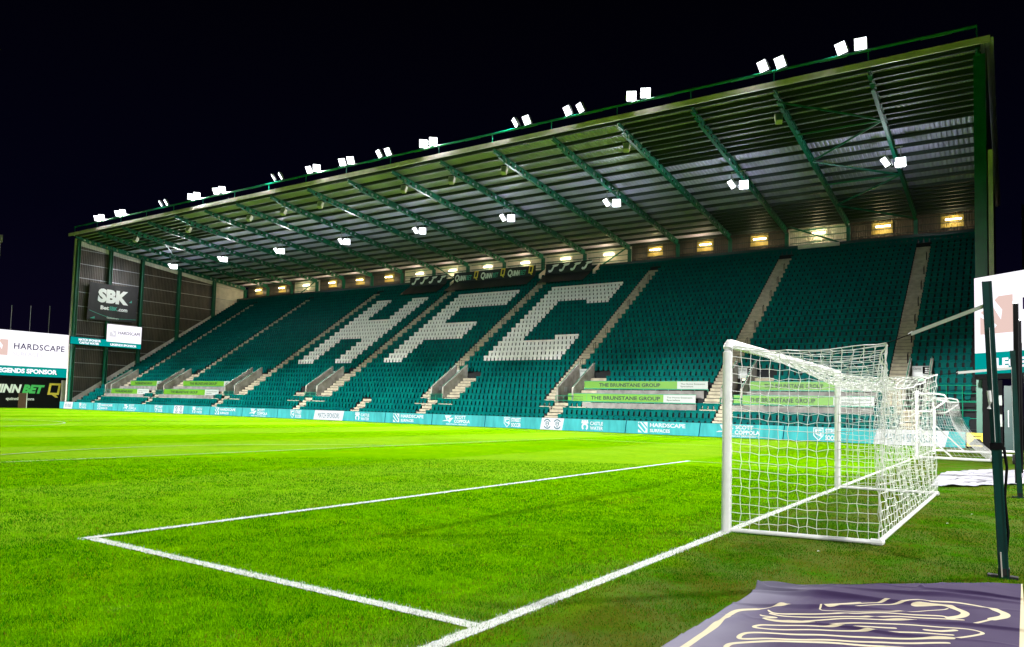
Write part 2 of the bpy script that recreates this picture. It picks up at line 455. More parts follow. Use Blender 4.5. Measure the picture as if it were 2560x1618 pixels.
# grass blades near the camera (uncountable)
def blades():
    n = 440000
    th = YAW+rng.uniform(-0.74, 0.70, n)
    r = 4.6*np.exp(rng.uniform(0, 1, n)**0.9*math.log(22/4.6))
    x = CAMP.x+np.sin(th)*r; y = CAMP.y+np.cos(th)*r
    # thin out on worn soil behind the line
    h2 = .55*vnoise(x, y, .8, 1)+.3*vnoise(x, y, .3, 2)+.15*vnoise(x, y, .11, 3)
    keep = ~((x > 0.25) & ((h2 > 0.52) & (rng.uniform(0, 1, n) < 0.6)))
    keep &= ~((x > 1.2) & (x < 3.3) & (y < -1.25) & (y < -2.85+ (x-1.25)*0.85) )
    x, y, r, h2 = x[keep], y[keep], r[keep], h2[keep]; n = len(x)
    hgt = rng.uniform(0.012, 0.034, n)*np.where(x > 0.2, 0.8, 1.0)
    wd = rng.uniform(0.0016, 0.0036, n)*np.clip(r/7, 0.9, 2.4)
    a = rng.uniform(0, 2*math.pi, n); la = rng.uniform(0, 2*math.pi, n); ll = rng.uniform(0.1, 0.9, n)*hgt
    v = np.zeros((n, 3, 3))
    v[:, 0, 0] = x-np.cos(a)*wd; v[:, 0, 1] = y-np.sin(a)*wd
    v[:, 1, 0] = x+np.cos(a)*wd; v[:, 1, 1] = y+np.sin(a)*wd
    v[:, 2, 0] = x+np.cos(la)*ll; v[:, 2, 1] = y+np.sin(la)*ll; v[:, 2, 2] = hgt
    me = bpy.data.meshes.new('grass')
    me.vertices.add(n*3); me.vertices.foreach_set('co', v.ravel())
    me.loops.add(n*3); me.loops.foreach_set('vertex_index', np.arange(n*3, dtype=np.int32))
    me.polygons.add(n); me.polygons.foreach_set('loop_start', np.arange(0, n*3, 3, dtype=np.int32))
    me.update(calc_edges=True)
    # own colour of each blade: greens, straw, painted where it grows in a line
    c = np.ones((n, 4), np.float32)
    mot = vnoise(x, y, .42, 5)*.5+vnoise(x, y, .14, 6)*.5
    t = np.clip(rng.uniform(-.2, .7, n)+(mot-.5)*1.7+.17, 0, 1)[:, None]
    base = (1-t)*np.array([[0.022, 0.17, 0.0]])+t*np.array([[0.19, 0.47, 0.0]])
    bh = (x > 0.1)[:, None]
    base = np.where(bh, (1-t)*np.array([[0.018, 0.13, 0.0]])+t*np.array([[0.075, 0.24, 0.0]]), base)
    straw = (rng.uniform(0, 1, n) < np.where(x > 0, np.where(h2 > np.where(y < -.6, .44, .52),   .5, .07), np.where((x > -.9) | (h2 > .72), .2, .03)))[:, None]
    base = np.where(straw, np.array([[0.165, 0.15, 0.012]]), base)
    j = rng.normal(0, 0.012, n)
    inl = (np.abs(x+j) < 0.066) | ((np.abs(x+5.44+j) < 0.066) & (y > -5.5)) | ((np.abs(y+5.38+j) < 0.066) & (x < 0) & (x > -5.5))
    inl &= rng.uniform(0, 1, n) < 0.86
    base = np.where(inl[:, None], np.array([[0.72, 0.75, 0.73]]), base)
    c[:, :3] = base
    att = me.color_attributes.new('blade_col', 'FLOAT_COLOR', 'POINT')
    att.data.foreach_set('color', np.repeat(c, 3, axis=0).ravel())
    m = bpy.data.materials.new('grass_blade'); m.use_nodes = True
    nt = m.node_tree; b = nt.nodes['Principled BSDF']; b.inputs['Roughness'].default_value = 1.0; b.inputs['Specular IOR Level'].default_value = 0.0
    at = nt.nodes.new('ShaderNodeAttribute'); at.attribute_name = 'blade_col'
    nt.links.new(at.outputs['Color'], b.inputs['Base Color'])
    me.materials.append(m)
    o = bpy.data.objects.new('grass', me); COL.objects.link(o)
    tag(o, 'short grass blades in the near part of the pitch', 'grass', kind='stuff')
blades()

# ================================================================== GRANDSTAND
stand = empty('grandstand', (-46.5, YB+0.6, 0), 'large single-tier green grandstand with sloping metal roof and dark teal seats', 'grandstand')

LOW_GAPS = [(-90.79, -89.93), (-79.7, -78.75), (-66.57, -65.57), (-53.85, -52.77), (-46.11, -44.98), (-38.4, -37.29), (-25.82, -24.64), (-13.06, -11.95), (-2.2, -1.2)]
UP = [(-89.7, -88.7), (-77.65, -76.65), (-64.75, -63.6), (-52.0, -50.85), (-39.6, -38.46), (-27.0, -25.95), (-14.35, -13.2), (-3.28, -2.25)]
VOM = [(-91.3, -89.8), (-80.0, -78.4), (-67.1, -65.3), (-54.3, -52.6), (-38.4, -37.0), (-25.9, -24.4), (-13.15, -11.65), (-2.2, -0.85)]
# side stairs beside each vomitory: (x0,x1,row0,row1)
SIDE = [(-89.7, -88.7, 4, 9), (-78.3, -76.65, 4, 9), (-65.2, -63.6, 4, 9), (-52.5, -50.85, 4, 9),
        (-39.6, -38.45, 4, 9), (-36.95, -35.5, 4, 8), (-27.0, -25.95, 4, 9), (-24.35, -22.95, 4, 8),
        (-14.35, -13.2, 4, 9), (-11.6, -10.3, 4, 8), (-3.28, -2.25, 4, 9),
        (-81.6, -80.1, 4, 5), (-68.4, -67.2, 4, 5), (-56.1, -54.4, 4, 5)]
SEC_PLAT = [(-23.3, -14.6), (-12.3, -3.7), (-90.0, -81.6), (-78.45, -68.1)]   # rows 3-6 given over to platforms

# terrace: stepped concrete between the vomitories
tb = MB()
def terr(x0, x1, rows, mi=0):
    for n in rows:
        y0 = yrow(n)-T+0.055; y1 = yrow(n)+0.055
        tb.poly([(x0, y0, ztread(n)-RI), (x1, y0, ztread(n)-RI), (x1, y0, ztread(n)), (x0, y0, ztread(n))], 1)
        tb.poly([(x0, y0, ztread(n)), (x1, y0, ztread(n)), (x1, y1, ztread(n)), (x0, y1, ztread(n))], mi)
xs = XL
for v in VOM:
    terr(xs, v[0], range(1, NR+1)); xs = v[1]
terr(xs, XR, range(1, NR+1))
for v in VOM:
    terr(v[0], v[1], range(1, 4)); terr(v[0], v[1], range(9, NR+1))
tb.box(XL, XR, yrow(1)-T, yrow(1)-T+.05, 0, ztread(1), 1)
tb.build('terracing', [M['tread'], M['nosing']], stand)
# white-grey nosing/dark fillers are seats; stairs
def stair(x0, x1, r0, r1, name='stairway'):
    s = MB()
    for n in range(r0, r1+1):
        y0 = yrow(n)-T+0.055
        z = ztread(n)-RI
        s.box(x0, x1, y0-T*0.5, y0-0.018, z-0.02, z+RI/2, 0)
        s.box(x0, x1, y0-.014, y0+T*0.52, z+RI/2, z+RI+0.012, 0)
        s.box(x0+.01, x1-.01, y0-T*0.5-0.006, y0-T*0.5-0.002, z+0.015, z+0.06, 1)
        s.box(x0+.01, x1-.01, y0-0.02, y0-0.016, z+RI/2+.004, z+RI/2+0.05, 1)
    return s.build(name, [M['stair'], M['nosing']], stand)
for a, b in LOW_GAPS: stair(a, b, 1, 4 if (a, b) != (-46.11, -44.98) else 4)
for a, b in UP: stair(a, b, 10, 31)
for a, b, c, d in SIDE: stair(a, b, c, d)

# vomitories
def zr(y): return ztread(1)+(y-yrow(1)+T)*RI/T      # rake line through tread noses
for i, (a, b) in enumerate(VOM):
    ya, yb = yrow(4)-T+0.35, yrow(9)-T+0.05
    t = 0.16
    for k, (x0, x1) in enumerate(((a, a+t), (b-t, b))):
        vb = MB()
        zt0, zt1 = zr(ya)+0.92, zr(yb)+0.72
        vb.prism([(x0, ya, ztread(3)+.01), (x0, yb, ztread(3)+.01), (x0, yb, zt1), (x0, ya, zt0)], (x1-x0, 0, 0))
        vw = vb.build('vomitory_wall', M['vwall'], stand)
        hr = MB()
        hr.tube([(x0+t/2, ya, zt0+0.08), (x0+t/2, yb, zt1+0.08)], 0.022, 6)
        for q in np.linspace(0.03, 0.97, 5):
            hr.tube([(x0+t/2, ya+(yb-ya)*q, zt0+(zt1-zt0)*q), (x0+t/2, ya+(yb-ya)*q, zt0+(zt1-zt0)*q+.08)], 0.014, 5)
        hr.build('handrail', M['rail'], vw)
    vb = MB()
    vb.box(a+t, b-t, ya, yb+.3, ztread(3)-.02, ztread(3)+0.02, 0)          # floor
    vb.box(a+t, b-t, yb+.02, yb+.12, ztread(3)+.02, ztread(9), 1)         # black panel standing for the passage's shade
    vb.build('vomitory_passage', [M['tread'], M['dark']], stand)
    # sign above the passage
    sg = empty('sponsor_sign', ((a+b)/2, yb-0.05, ztread(9)-.35), None, 'sign', 'signs above the stand entrances')
    sb = MB()
    sb.box(a+t+.02, b-t-.02, yb-.06, yb-.01, ztread(9)-.48, ztread(9)+.28, 0)
    sb.box(a+t+.02+(b-a-2*t)*.56, b-t-.04, yb-.075, yb-.065, ztread(9)-.2, ztread(9)+.24, 1)
    O = (a+t+.07, yb-.062, ztread(9)+.06)
    sb.text('Clarity', O, (1, 0, 0), (0, 0, 1), 0.13, 1, bold=0.0, width=(b-a-2*t)*.42)
    for q in range(3):
        sb.flat([(0.02, -.1-q*.09), ((b-a)*.4, -.1-q*.09), ((b-a)*.4, -.13-q*.09), (0.02, -.13-q*.09)], (a+t+.07, yb-.062, ztread(9)), (1, 0, 0), (0, 0, 1), 2)
        sb.flat([((b-a)*.48, .16-q*.12), ((b-a)*.72, .16-q*.12), ((b-a)*.72, .11-q*.12), ((b-a)*.48, .11-q*.12)], (a+t+.07, yb-.078, ztread(9)), (1, 0, 0), (0, 0, 1), 3)
    sb.build('sign_panel', [M['board_white'], M['black'], M['metal'], M['letter_grey']], sg)
    lb = MB(); lb.box(a+t+.35, b-t-.35, yb-.12, yb-.08, ztread(9)-.62, ztread(9)-.52)
    lb.build('lamp', M['warm'] if i in (5, 6) else M['exit'] if i == 7 else M['metal'], sg)
    nm = ['above the entrance nearest the far side wall', 'above the second entrance from the far side wall', 'above entrance 3 left of the H section', 'above entrance 4 below the letter H',
          'above entrance 5 left of the letter C', 'above entrance 6 beside the lime boards', 'behind the goal net', 'beside the big right screen'][i]
    sg['label'] = 'white and black sponsor sign reading Clarity '+nm
    # number plate on the left wall
    if i in (2, 3, 4, 5):
        nb = MB()
        nb.box(a+t+.002, a+t+.02, ya+.9, ya+1.35, ztread(6)-.1, ztread(6)+.25, 0)
        nb.text(str([0, 0, 3, 4, 5, 6][i]), (a+t+.022, ya+1.3, ztread(6)-.05), (0, -1, 0), (0, 0, 1), 0.25, 1, bold=.02, width=.14)
        no = nb.build('number_plate', [M['board_white'], M['black']])
        tag(no, 'small white plate numbered %d on the concrete entrance wall' % [0, 0, 3, 4, 5, 6][i], 'sign', 'entrance number plates')
    # gate rail
    gt = MB()
    yg = ya-0.12
    x0, x1, z0 = a+.04, b-.04, ztread(3)
    for x in (x0, (x0+x1)/2, x1): gt.tube([(x, yg, z0), (x, yg, z0+1.05)], 0.022, 6)
    for z in (0.35, 0.7, 1.05): gt.tube([(x0, yg, z0+z), (x1, yg, z0+z)], 0.02, 6)
    for x in (x0, x1): gt.tube([(x, yg, z0+1.05), (x, yg+.5, z0+1.05)], 0.02, 6)
    gp = MB(); gp.box(x0+.05, x1-.05, yg+.03, yg+.05, z0+.05, z0+1.0)
    gr = empty('barrier_rail', ((x0+x1)/2, yg, z0), None, 'barrier', 'green barriers in front of the entrances')
    gt.build('tube_frame', M['rail'], gr)
    if i in (1, 2, 3, 4): gp.build('infill_panel', M['green_dk'], gr)
    gr['label'] = 'green tubular barrier in front of '+['the entrance nearest the far side wall', 'the second entrance from the far side wall', 'entrance 3 left of the H section', 'entrance 4 below the letter H',
          'entrance 5 left of the letter C', 'entrance 6 beside the lime boards', 'the entrance seen through the goal net', 'the entrance beside the big right screen'][i]

# seats ---------------------------------------------------------------
P = 0.4097
def sections(n):
    if n <= 3:
        gaps = LOW_GAPS
    elif n <= 8:
        gaps = [v for v in VOM]+[(a, b) for a, b, c, d in SIDE if c <= n <= d]
    elif n <= 9:
        gaps = [(a, b) for a, b, c, d in SIDE if c <= n <= d]+[(v[0]-.05, v[0]+.1) for v in VOM[:0]]
    else:
        gaps = UP if n <= 31 else [(-200, -199)]
    if 3 <= n <= 6: gaps = list(gaps)+[(a, b) for a, b in SEC_PLAT]
    if n in (3, 4): gaps = list(gaps)+[(-0.85, 1.9)]
    gaps = sorted(gaps)
    mg = []
    for a, b in gaps:
        if mg and a <= mg[-1][1]+.3: mg[-1][1] = max(mg[-1][1], b)
        else: mg.append([a, b])
    out, x = [], -94.2
    for a, b in mg:
        if a > x+.3: out.append((x, a))
        x = max(x, b)
    if x < 1.25: out.append((x, 1.25))
    return out
seats = []     # (x, row, white, section index)
def is_white(x, n):
    for left, kind in ((-61.93, 'H'), (-49.17, 'F'), (-36.75, 'C')):
        k = math.floor((x-left)/P+1e-6)
        if 0 <= k < 20 and 11 <= n <= 27:
            if kind == 'H': return k < 6 or k >= 14 or 17 <= n <= 21
            if kind == 'F': return k < 6 or n >= 24 or (16 <= n <= 19 and k < 17)
            return k < 6 or n >= 24 or n <= 14 or (k >= 14 and n in (15, 23))
    return False
for n in range(1, NR+1):
    for si, (a, b) in enumerate(sections(n)):
        k = int((b-a)/P+0.25)
        if k < 1: continue
        pp = (b-a)/k if k > 3 else P
        pp = min(pp, P*1.03)
        # keep letter columns on the letter grid
        for q in range(k):
            x = a+(q+.5)*pp
            seats.append((x, n, is_white(x, n), si))
def seat_template():
    s = MB()
    c = .03
    wb, wp = .2, .136
    s.prism([(-wb, -.045, .5), (wb, -.045, .5), (wb, -.045, .655-c*.3), (wb-c, -.045, .67), (-wb+c, -.045, .67), (-wb, -.045, .655-c*.3)], (0, .03, 0))
    s.prism([(-wb, -.085, .6), (wb, -.085, .6), (wb-.01, -.06, .675), (-wb+.01, -.06, .675)], (0, .042, 0.005))
    s.prism([(-wp, -.15, .2), (wp, -.15, .2), (wp+.008, -.105, .51), (-wp-.008, -.105, .51)], (0, .045, 0))
    s.prism([(-wp+.02, -.1, .16), (wp-.02, -.1, .16), (wp-.02, -.15, .2), (-wp+.02, -.15, .2)], (0, .03, 0))
    return s
tmpl = seat_template()
tv = np.array(tmpl.v); tf = tmpl.f
def seat_mesh(name, lst, m):
    n = len(lst); nv = len(tv)
    off = np.array([(x, yrow(r), ztread(r)) for x, r, _, _ in lst])
    off[:, 1] += rng.normal(0, .006, n)
    v = (tv[None]+off[:, None]).reshape(-1, 3)
    lens = np.array([len(f) for f in tf], np.int32); idx = np.concatenate([np.array(f, np.int32) for f in tf])
    li = (idx[None]+(np.arange(n)*nv)[:, None]).ravel().astype(np.int32)
    me = bpy.data.meshes.new(name)
    me.vertices.add(len(v)); me.vertices.foreach_set('co', v.ravel())
    me.loops.add(len(li)); me.loops.foreach_set('vertex_index', li)
    L_ = np.tile(lens, n); st = np.concatenate([[0], np.cumsum(L_)[:-1]]).astype(np.int32)
    me.polygons.add(len(L_)); me.polygons.foreach_set('loop_start', st)
    me.update(calc_edges=True)
    me.polygons.foreach_set('use_smooth', [False]*len(L_))
    a = me.attributes.new('shade_var', 'FLOAT', 'POINT')
    a.data.foreach_set('value', np.repeat(rng.uniform(0, .999, n), nv).astype(np.float32))
    me.materials.append(m)
    o = bpy.data.objects.new(name, me); COL.objects.link(o)
    return o
def dist(s): return (Vector((s[0], yrow(s[1]), ztread(s[1])+.4))-CAMP).length
vis = [s for s in seats if not s[2]]
vis.sort(key=dist)
near = [s for s in vis if s[0] < 1.0 and s[1] > 0][:300]
nearset = set((round(s[0], 3), s[1]) for s in near)
rest = [s for s in seats if not s[2] and (round(s[0], 3), s[1]) not in nearset]
whites = [s for s in seats if s[2]]
o = seat_mesh('stand_seats', rest, M['seat_green'])
tag(o, 'thousands of dark teal folding seats in raked rows up the stand', 'seats', kind='stuff')
o = seat_mesh('letter_seats', whites, M['seat_white'])
tag(o, 'white folding seats spelling HFC across the teal stand', 'seats', kind='stuff')
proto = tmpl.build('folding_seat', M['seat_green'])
a_ = proto.data.attributes.new('shade_var', 'FLOAT', 'POINT'); a_.data.foreach_set('value', [0.1]*len(tmpl.v))
ORD = ['front', 'second', 'third', 'fourth', 'fifth', 'sixth', 'seventh', 'eighth', 'ninth', 'tenth', 'eleventh', 'twelfth', 'thirteenth', 'fourteenth', 'fifteenth', 'sixteenth']
first = True
for (x, n, wq, si) in near:
    o = proto if first else proto.copy()
    if not first: COL.objects.link(o)
    first = False
    o.location = (x, yrow(n), ztread(n))
    o['category'] = 'seat'
    if x < -25.8: blk = 'below the letter C'
    elif x < -13.0: blk = 'in the unobstructed lime board block'
    elif x < -2.5: blk = 'in the block seen through the goal net'
    else: blk = 'in the last block beside the right screen'
    o['label'] = 'teal folding seat in the %s row up, %s' % (ORD[min(n-1, 15)], blk)
    o['group'] = 'seats of the %s row %s' % (ORD[min(n-1, 15)], blk)

# aisle hoops
AN = ['nearest the far side wall', 'second from the far side wall', 'left of the letter H', 'between H and F', 'between F and C', 'right of the letter C', 'above the near goal post', 'nearest the big right screen']
for ai, (a, b) in enumerate(UP):
    pr_ = None
    for n in range(10, 31, 3):
        s = MB()
        x, y, z = b-.12, yrow(n)-.3, ztread(n)
        s.tube([(x, y-.35, z-.2), (x, y-.35, z+.55), (x, y, z+.75), (x, y, z)], 0.022, 5)
        o = s.build('aisle_handrail', M['black'])
        tag(o, 'thin black hoop handrail on the upper stairway '+AN[ai], 'handrail', 'hoop handrails on the stairway '+AN[ai])

# lime sponsor boards ---------------------------------------------------
def lime_board(x0, xm, x1, row, z0, z1, label, small=None, posts=True):
    y = yrow(row)-.03
    e = empty('advertising_board', ((x0+x1)/2, y, z0-.5), label, 'advertising board', 'lime sponsor boards on the wheelchair platforms')
    s = MB()
    s.box(x0, xm, y-.03, y, z0, z1, 0); s.box(xm+.003, x1, y-.03, y, z0, z1, 1)
    h = z1-z0
    xs_ = x0
    if small:
        s.box(small-.02, small+.0, y-.034, y-.031, z0, z1, 3)
        s.text('brunstane', (x0+.35, y-.031, z0+h*.52), (1, 0, 0), (0, 0, 1), h*.2, 2, bold=.01, width=.95)
        s.text('group.com', (x0+.35, y-.031, z0+h*.2), (1, 0, 0), (0, 0, 1), h*.2, 2, bold=.01, width=.95)
        xs_ = small+.1
    wd = (xm-xs_)
    s.text('THE BRUNSTANE GROUP', ((xs_+xm)/2, y-.031, z0+h*.25), (1, 0, 0), (0, 0, 1), h*.5, 2, bold=.03, width=wd*.66 if not small else wd*.92, align='CENTER')
    s.text('The Home Extension', (xm+.25, y-.031, z0+h*.56), (1, 0, 0), (0, 0, 1), h*.22, 2, bold=.01, width=(x1-xm)*.8)
    s.text('Specialists', (xm+.25, y-.031, z0+h*.22), (1, 0, 0), (0, 0, 1), h*.22, 2, bold=.01, width=(x1-xm)*.42)
    s.build('board_panel', [M['lime'], M['board_white'], M['ink'], M['rail']], e)
    f = MB()
    f.box(x0-.04, x1+.04, y-.005, y+.05, z0-.07, z0-.005); f.box(x0-.04, x1+.04, y-.005, y+.05, z1+.004, z1+.04)
    k = max(2, int((x1-x0)/.95))
    for q in range(k+1):
        x = x0+(x1-x0)*q/k
        f.box(x-.025, x+.025, y+.01, y+.05, z0-.45, z0-.07)
        f.prism([(x-.09, y+.01, z0-.45), (x+.09, y+.01, z0-.45), (x+.03, y+.01, z0-.3), (x-.03, y+.01, z0-.3)], (0, .03, 0))
    f.build('support_frame', M['rail'], e)
lime_board(-24.88, -17.2, -14.86, 3.6, 2.15, 2.68, 'lower lime board of the unobstructed pair, with brunstane group.com at its left end', small=-23.27)
lime_board(-24.2, -16.71, -14.47, 5.4, 3.15, 3.67, 'upper lime board of the unobstructed pair, left of the near goal post')
lime_board(-12.24, -6.04, -3.73, 3.6, 2.15, 2.7, 'lower lime board seen through the near goal net')
lime_board(-11.55, -5.92, -3.6, 5.4, 3.13, 3.65, 'upper lime board seen through the near goal net')
lime_board(-78.42, -70.58, -68.15, 3.6, 2.05, 2.63, 'lower lime board of the second pair from the far side wall')
lime_board(-76.78, -69.13, -67.12, 5.4, 3.07, 3.61, 'upper lime board of the second pair from the far side wall')
lime_board(-89.95, -84.02, -81.57, 3.6, 2.03, 2.6, 'lower lime board of the pair nearest the far side wall')
lime_board(-87.9, -82.17, -80.75, 5.4, 3.06, 3.61, 'upper lime board of the pair nearest the far side wall')
for (a, b), nm in ((SEC_PLAT[0], 'a'), (SEC_PLAT[1], 'b'), (SEC_PLAT[2], 'c'), (SEC_PLAT[3], 'd')):
    s = MB()
    s.box(a, b, yrow(3)-.25, yrow(3)-.13, ztread(3)+.004, 2.03)
    s.box(a, b, yrow(3)-.127, yrow(5)-.2, ztread(4)+.005, ztread(4)+.05)
    s.box(a+.4, b, yrow(5)-.2, yrow(5)-.1, ztread(4)+.01, 3.0)
    s.build('platform_wall', M['concrete'], stand)
# seat heads peeping over lower boards
for (a, b), k0 in ((SEC_PLAT[0], -21.8), (SEC_PLAT[0], -16.6)):
    s = MB()
    for q in range(4):
        for (vx, vy, vz) in [(0, 0, 0)]:
            b0 = len(s.v)
            s.v += [(x+k0+q*.41, y+yrow(4.6), z+ztread(4)+.05) for x, y, z in tmpl.v]
            s.f += [tuple(b0+i for i in f) for f in tmpl.f]; s.m += [0]*len(tmpl.f)
    s.build('platform_seats', M['green_dk'], stand)

for k, (n, xa, xb) in enumerate(((5, -.8, 1.6), (3.2, -.9, 1.75))):
    yy, z0 = yrow(n)-.5, ztread(int(n))-(.0 if k else .02)
    e = empty('barrier_rail', (xa, yy, z0), 'green tubular barrier %s beside the right screen' % ('in front of the upper seats' if k == 0 else 'above the two front rows'), 'barrier', 'green barriers beside the right screen')
    r_ = MB()
    for z in (.1, .55, 1.0): r_.tube([(xa, yy, z0+z), (xb, yy, z0+z)], .025, 6)
    for x in np.linspace(xa, xb, 4): r_.tube([(x, yy, z0), (x, yy, z0+1.0)], .028, 6)
    r_.build('tube_frame', M['rail'], e)
# walls of the stand -----------------------------------------------------
def corrugated(mb, p0, du, n, pitch, depth, nrm, bot, top, mi=0, mfun=None):
    """vertical sheet along du from p0; bot/top functions of distance"""
    du = Vector(du).normalized(); nrm = Vector(nrm).normalized(); p0 = Vector(p0)
    for i in range(n):
        for (a, b, da, db) in ((0, .35, 0, 0), (.35, .5, 0, 1), (.5, .85, 1, 1), (.85, 1, 1, 0)):
            ta, tb_ = (i+a)*pitch, (i+b)*pitch
            A = p0+du*ta+nrm*depth*da; B = p0+du*tb_+nrm*depth*db
            bz, tz = (bot(ta), bot(tb_)), (top(ta), top(tb_))
            if tz[0] <= bz[0]: continue
            mb.poly([(A.x, A.y, bz[0]), (B.x, B.y, bz[1]), (B.x, B.y, tz[1]), (A.x, A.y, tz[0])], mfun(ta) if mfun else mi)
YBK = 60.6
# rear wall, bay by bay: cream or brown sheet with a paler panel behind each lamp
rear_cream = {2, 6, 7, 8, 9, 10, 11, 15}
for j in range(18):
    x0, x1 = GRID[j+1], GRID[j]
    s = MB()
    n = int(round((x1-x0)/.19))
    cx = (x0+x1)/2
    corrugated(s, (x0, YBK, 0), (1, 0, 0), n, (x1-x0)/n, -.03, (0, -1, 0), lambda t: 16.6, lambda t: 19.1, mi=0)
    wp = s.build('rear_wall_panel', M['cream'] if j in rear_cream else M['brown'], stand)
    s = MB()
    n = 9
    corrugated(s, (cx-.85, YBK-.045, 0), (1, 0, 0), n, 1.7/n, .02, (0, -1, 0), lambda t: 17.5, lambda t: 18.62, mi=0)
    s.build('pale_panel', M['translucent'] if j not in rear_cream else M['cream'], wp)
    s = MB()
    for z in (17.35, 17.9, 18.5): s.box(x0+.2, x1-.2, YBK-.14, YBK-.09, z-.03, z+.03)
    s.build('cladding_rail', M['purlin'] if j not in rear_cream else M['green'], stand)
s = MB(); s.box(XL, XR, YBK-.3, YBK-.02, 16.86, 16.95)
s.build('wall_capping', M['cream'], stand)
s = MB(); s.box(XL, XR, yrow(NR)+.1, YBK-.02, ztread(NR)-.2, 16.85)
s.build('rear_upstand', M['green_dk'], stand)
# rear guard rail near the middle
s = MB()
for z in (17.15, 17.45, 17.7): s.tube([(-61, yrow(NR)+.3, z), (-33.4, yrow(NR)+.3, z)], .018, 5)
for x in np.arange(-61, -33.3, 1.15): s.tube([(x, yrow(NR)+.3, 16.8), (x, yrow(NR)+.3, 17.7)], .018, 5)
s.build('rear_guard_rail', M['purlin'], stand)
s = MB()
for x in (-40.0, -52.45, -33.35):
    s.prism([(x, yrow(30.3), 15.1), (x, yrow(32)+.2, 15.6), (x, yrow(32)+.2, 17.0), (x, yrow(30.3), 16.1)], (.12, 0, 0))
s.box(-12.9, -9.4, yrow(NR)-.3, yrow(NR)-.1, 16.45, 16.75)
s.build('top_parapet', M['cream'], stand)

# gable walls
def rake_top(y): return 1.26+0.679*(y-36.47)
gy0, gy1 = 36.0, YBK
for side, X, nrm in ((0, XL, (1, 0, 0)), (1, XR+.25, (-1, 0, 0))):
    s = MB()
    n = int((gy1-gy0)/.21)
    for i in range(n):
        for (a, b, da, db) in ((0, .35, 0, 0), (.35, .5, 0, 1), (.5, .85, 1, 1), (.85, 1, 1, 0)):
            ya, yb = gy0+(i+a)*.21, gy0+(i+b)*.21
            xa, xb = X+nrm[0]*.03*da, X+nrm[0]*.03*db
            segs = []
            top = lambda y: zroof(y)-.1
            if side == 0:
                if ya < 55.15:
                    segs = [(lambda y: 0.0, lambda y: max(0.0, min(rake_top(y), top(y))), 1), (lambda y: max(0.0, rake_top(y)), lambda y: top(y)-1.05, 0), (lambda y: top(y)-1.05, top, 1)]
                else: segs = [(lambda y: 0.0, top, 1)]
            else:
                segs = [(lambda y: 0.0, top, 0)]
            for bo, to, mi in segs:
                if to(ya) <= bo(ya): continue
                s.poly([(xa, ya, bo(ya)), (xb, yb, bo(yb)), (xb, yb, to(yb)), (xa, ya, to(ya))], mi)
    gw = s.build('gable_wall', [M['brown'], M['cream']], stand)
    s = MB()
    for z in np.arange(2.2, 21, 1.78):
        y_end = 36.47+(z-1.26)/.679
        ye = min(YBK-.1, y_end)
        if z > zroof(36): continue
        yt = min(ye, 35.4+(21.6-z)/.112)
        s.box(X+nrm[0]*.05, X+nrm[0]*.11, 36.1, yt, z-.035, z+.035)
    s.build('cladding_rail', M['metal'] if side == 0 else M['purlin'], gw)
s = MB(); s.box(XR+.28, XR+.5, 35.95, 36.15, 0, 15.9); s.build('corner_flashing', M['cream'], stand)
s = MB(); s.box(XL-.32, XL-.02, 35.9, 36.1, 0, 21.3); s.build('corner_flashing', M['cream'], stand)

# columns
def column(x, y, z0, z1, wx=.28, wy=.36):
    s = MB()
    s.box(x-wx/2, x+wx/2, y-wy/2, y-wy/2+.04, z0, z1); s.box(x-wx/2, x+wx/2, y+wy/2-.04, y+wy/2, z0, z1)
    s.box(x-.03, x+.03, y-wy/2+.041, y+wy/2-.041, z0, z1)
    return s.build('column', M['green'], stand)
for x in GRID[1:-1]: column(x, YBK-.55, 16.6, zroof(YBK)-.5)
for y in (36.15, 40.15, 44.35, 49.65, 55.1, 60.35):
    column(XL+.32, y, 0, zroof(y)-.5, .42, .36)
s = MB(); s.box(XR-.35, XR+.2, 35.9, 36.35, 0, zroof(36)-.45); s.build('column', M['green'], stand)
for y in (44.35, 52.0, 60.35): column(XR-.1, y, 0, zroof(y)-.5, .36, .4)

# roof
s = MB()
yA, yB = 35.35, 60.9
n = int((XR+.6-XL+.5)/.3)
pitch = (XR+.6-XL+.5)/n
for i in range(n):
    x = XL-.5+i*pitch
    for (a, b, da, db) in ((0, .4, 0, 0), (.4, .5, 0, 1), (.5, .9, 1, 1), (.9, 1, 1, 0)):
        s.poly([(x+a*pitch, yA, zroof(yA)+.06*da), (x+a*pitch, yB, zroof(yB)+.06*da), (x+b*pitch, yB, zroof(yB)+.06*db), (x+b*pitch, yA, zroof(yA)+.06*db)])
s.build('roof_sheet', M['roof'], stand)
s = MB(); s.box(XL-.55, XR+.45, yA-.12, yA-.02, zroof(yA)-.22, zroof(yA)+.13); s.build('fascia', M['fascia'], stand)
def purlin(xa, xb, y, dp=.235):
    s = MB(); z = zroof(y)
    s.box(xa, xb, y-.035, y+.035, z-dp, z-.01); s.box(xa, xb, y-.035, y+.1, z-dp-.02, z-dp-.001)
    s.build('purlin', M['purlin'], stand)
ys_all = [35.75+k*(YBK-.4-35.75)/16 for k in range(17)]
for y in ys_all: purlin(XL+.1, XR, y)
for k in range(5): purlin(GRID[4], XR, (ys_all[k]+ys_all[k+1])/2, .3)
for k in range(4): purlin(XL+.1, GRID[14], (ys_all[k]+ys_all[k+1])/2)
for k in (12, 13, 14, 15): purlin(GRID[4], XR, (ys_all[k]+ys_all[k+1])/2)

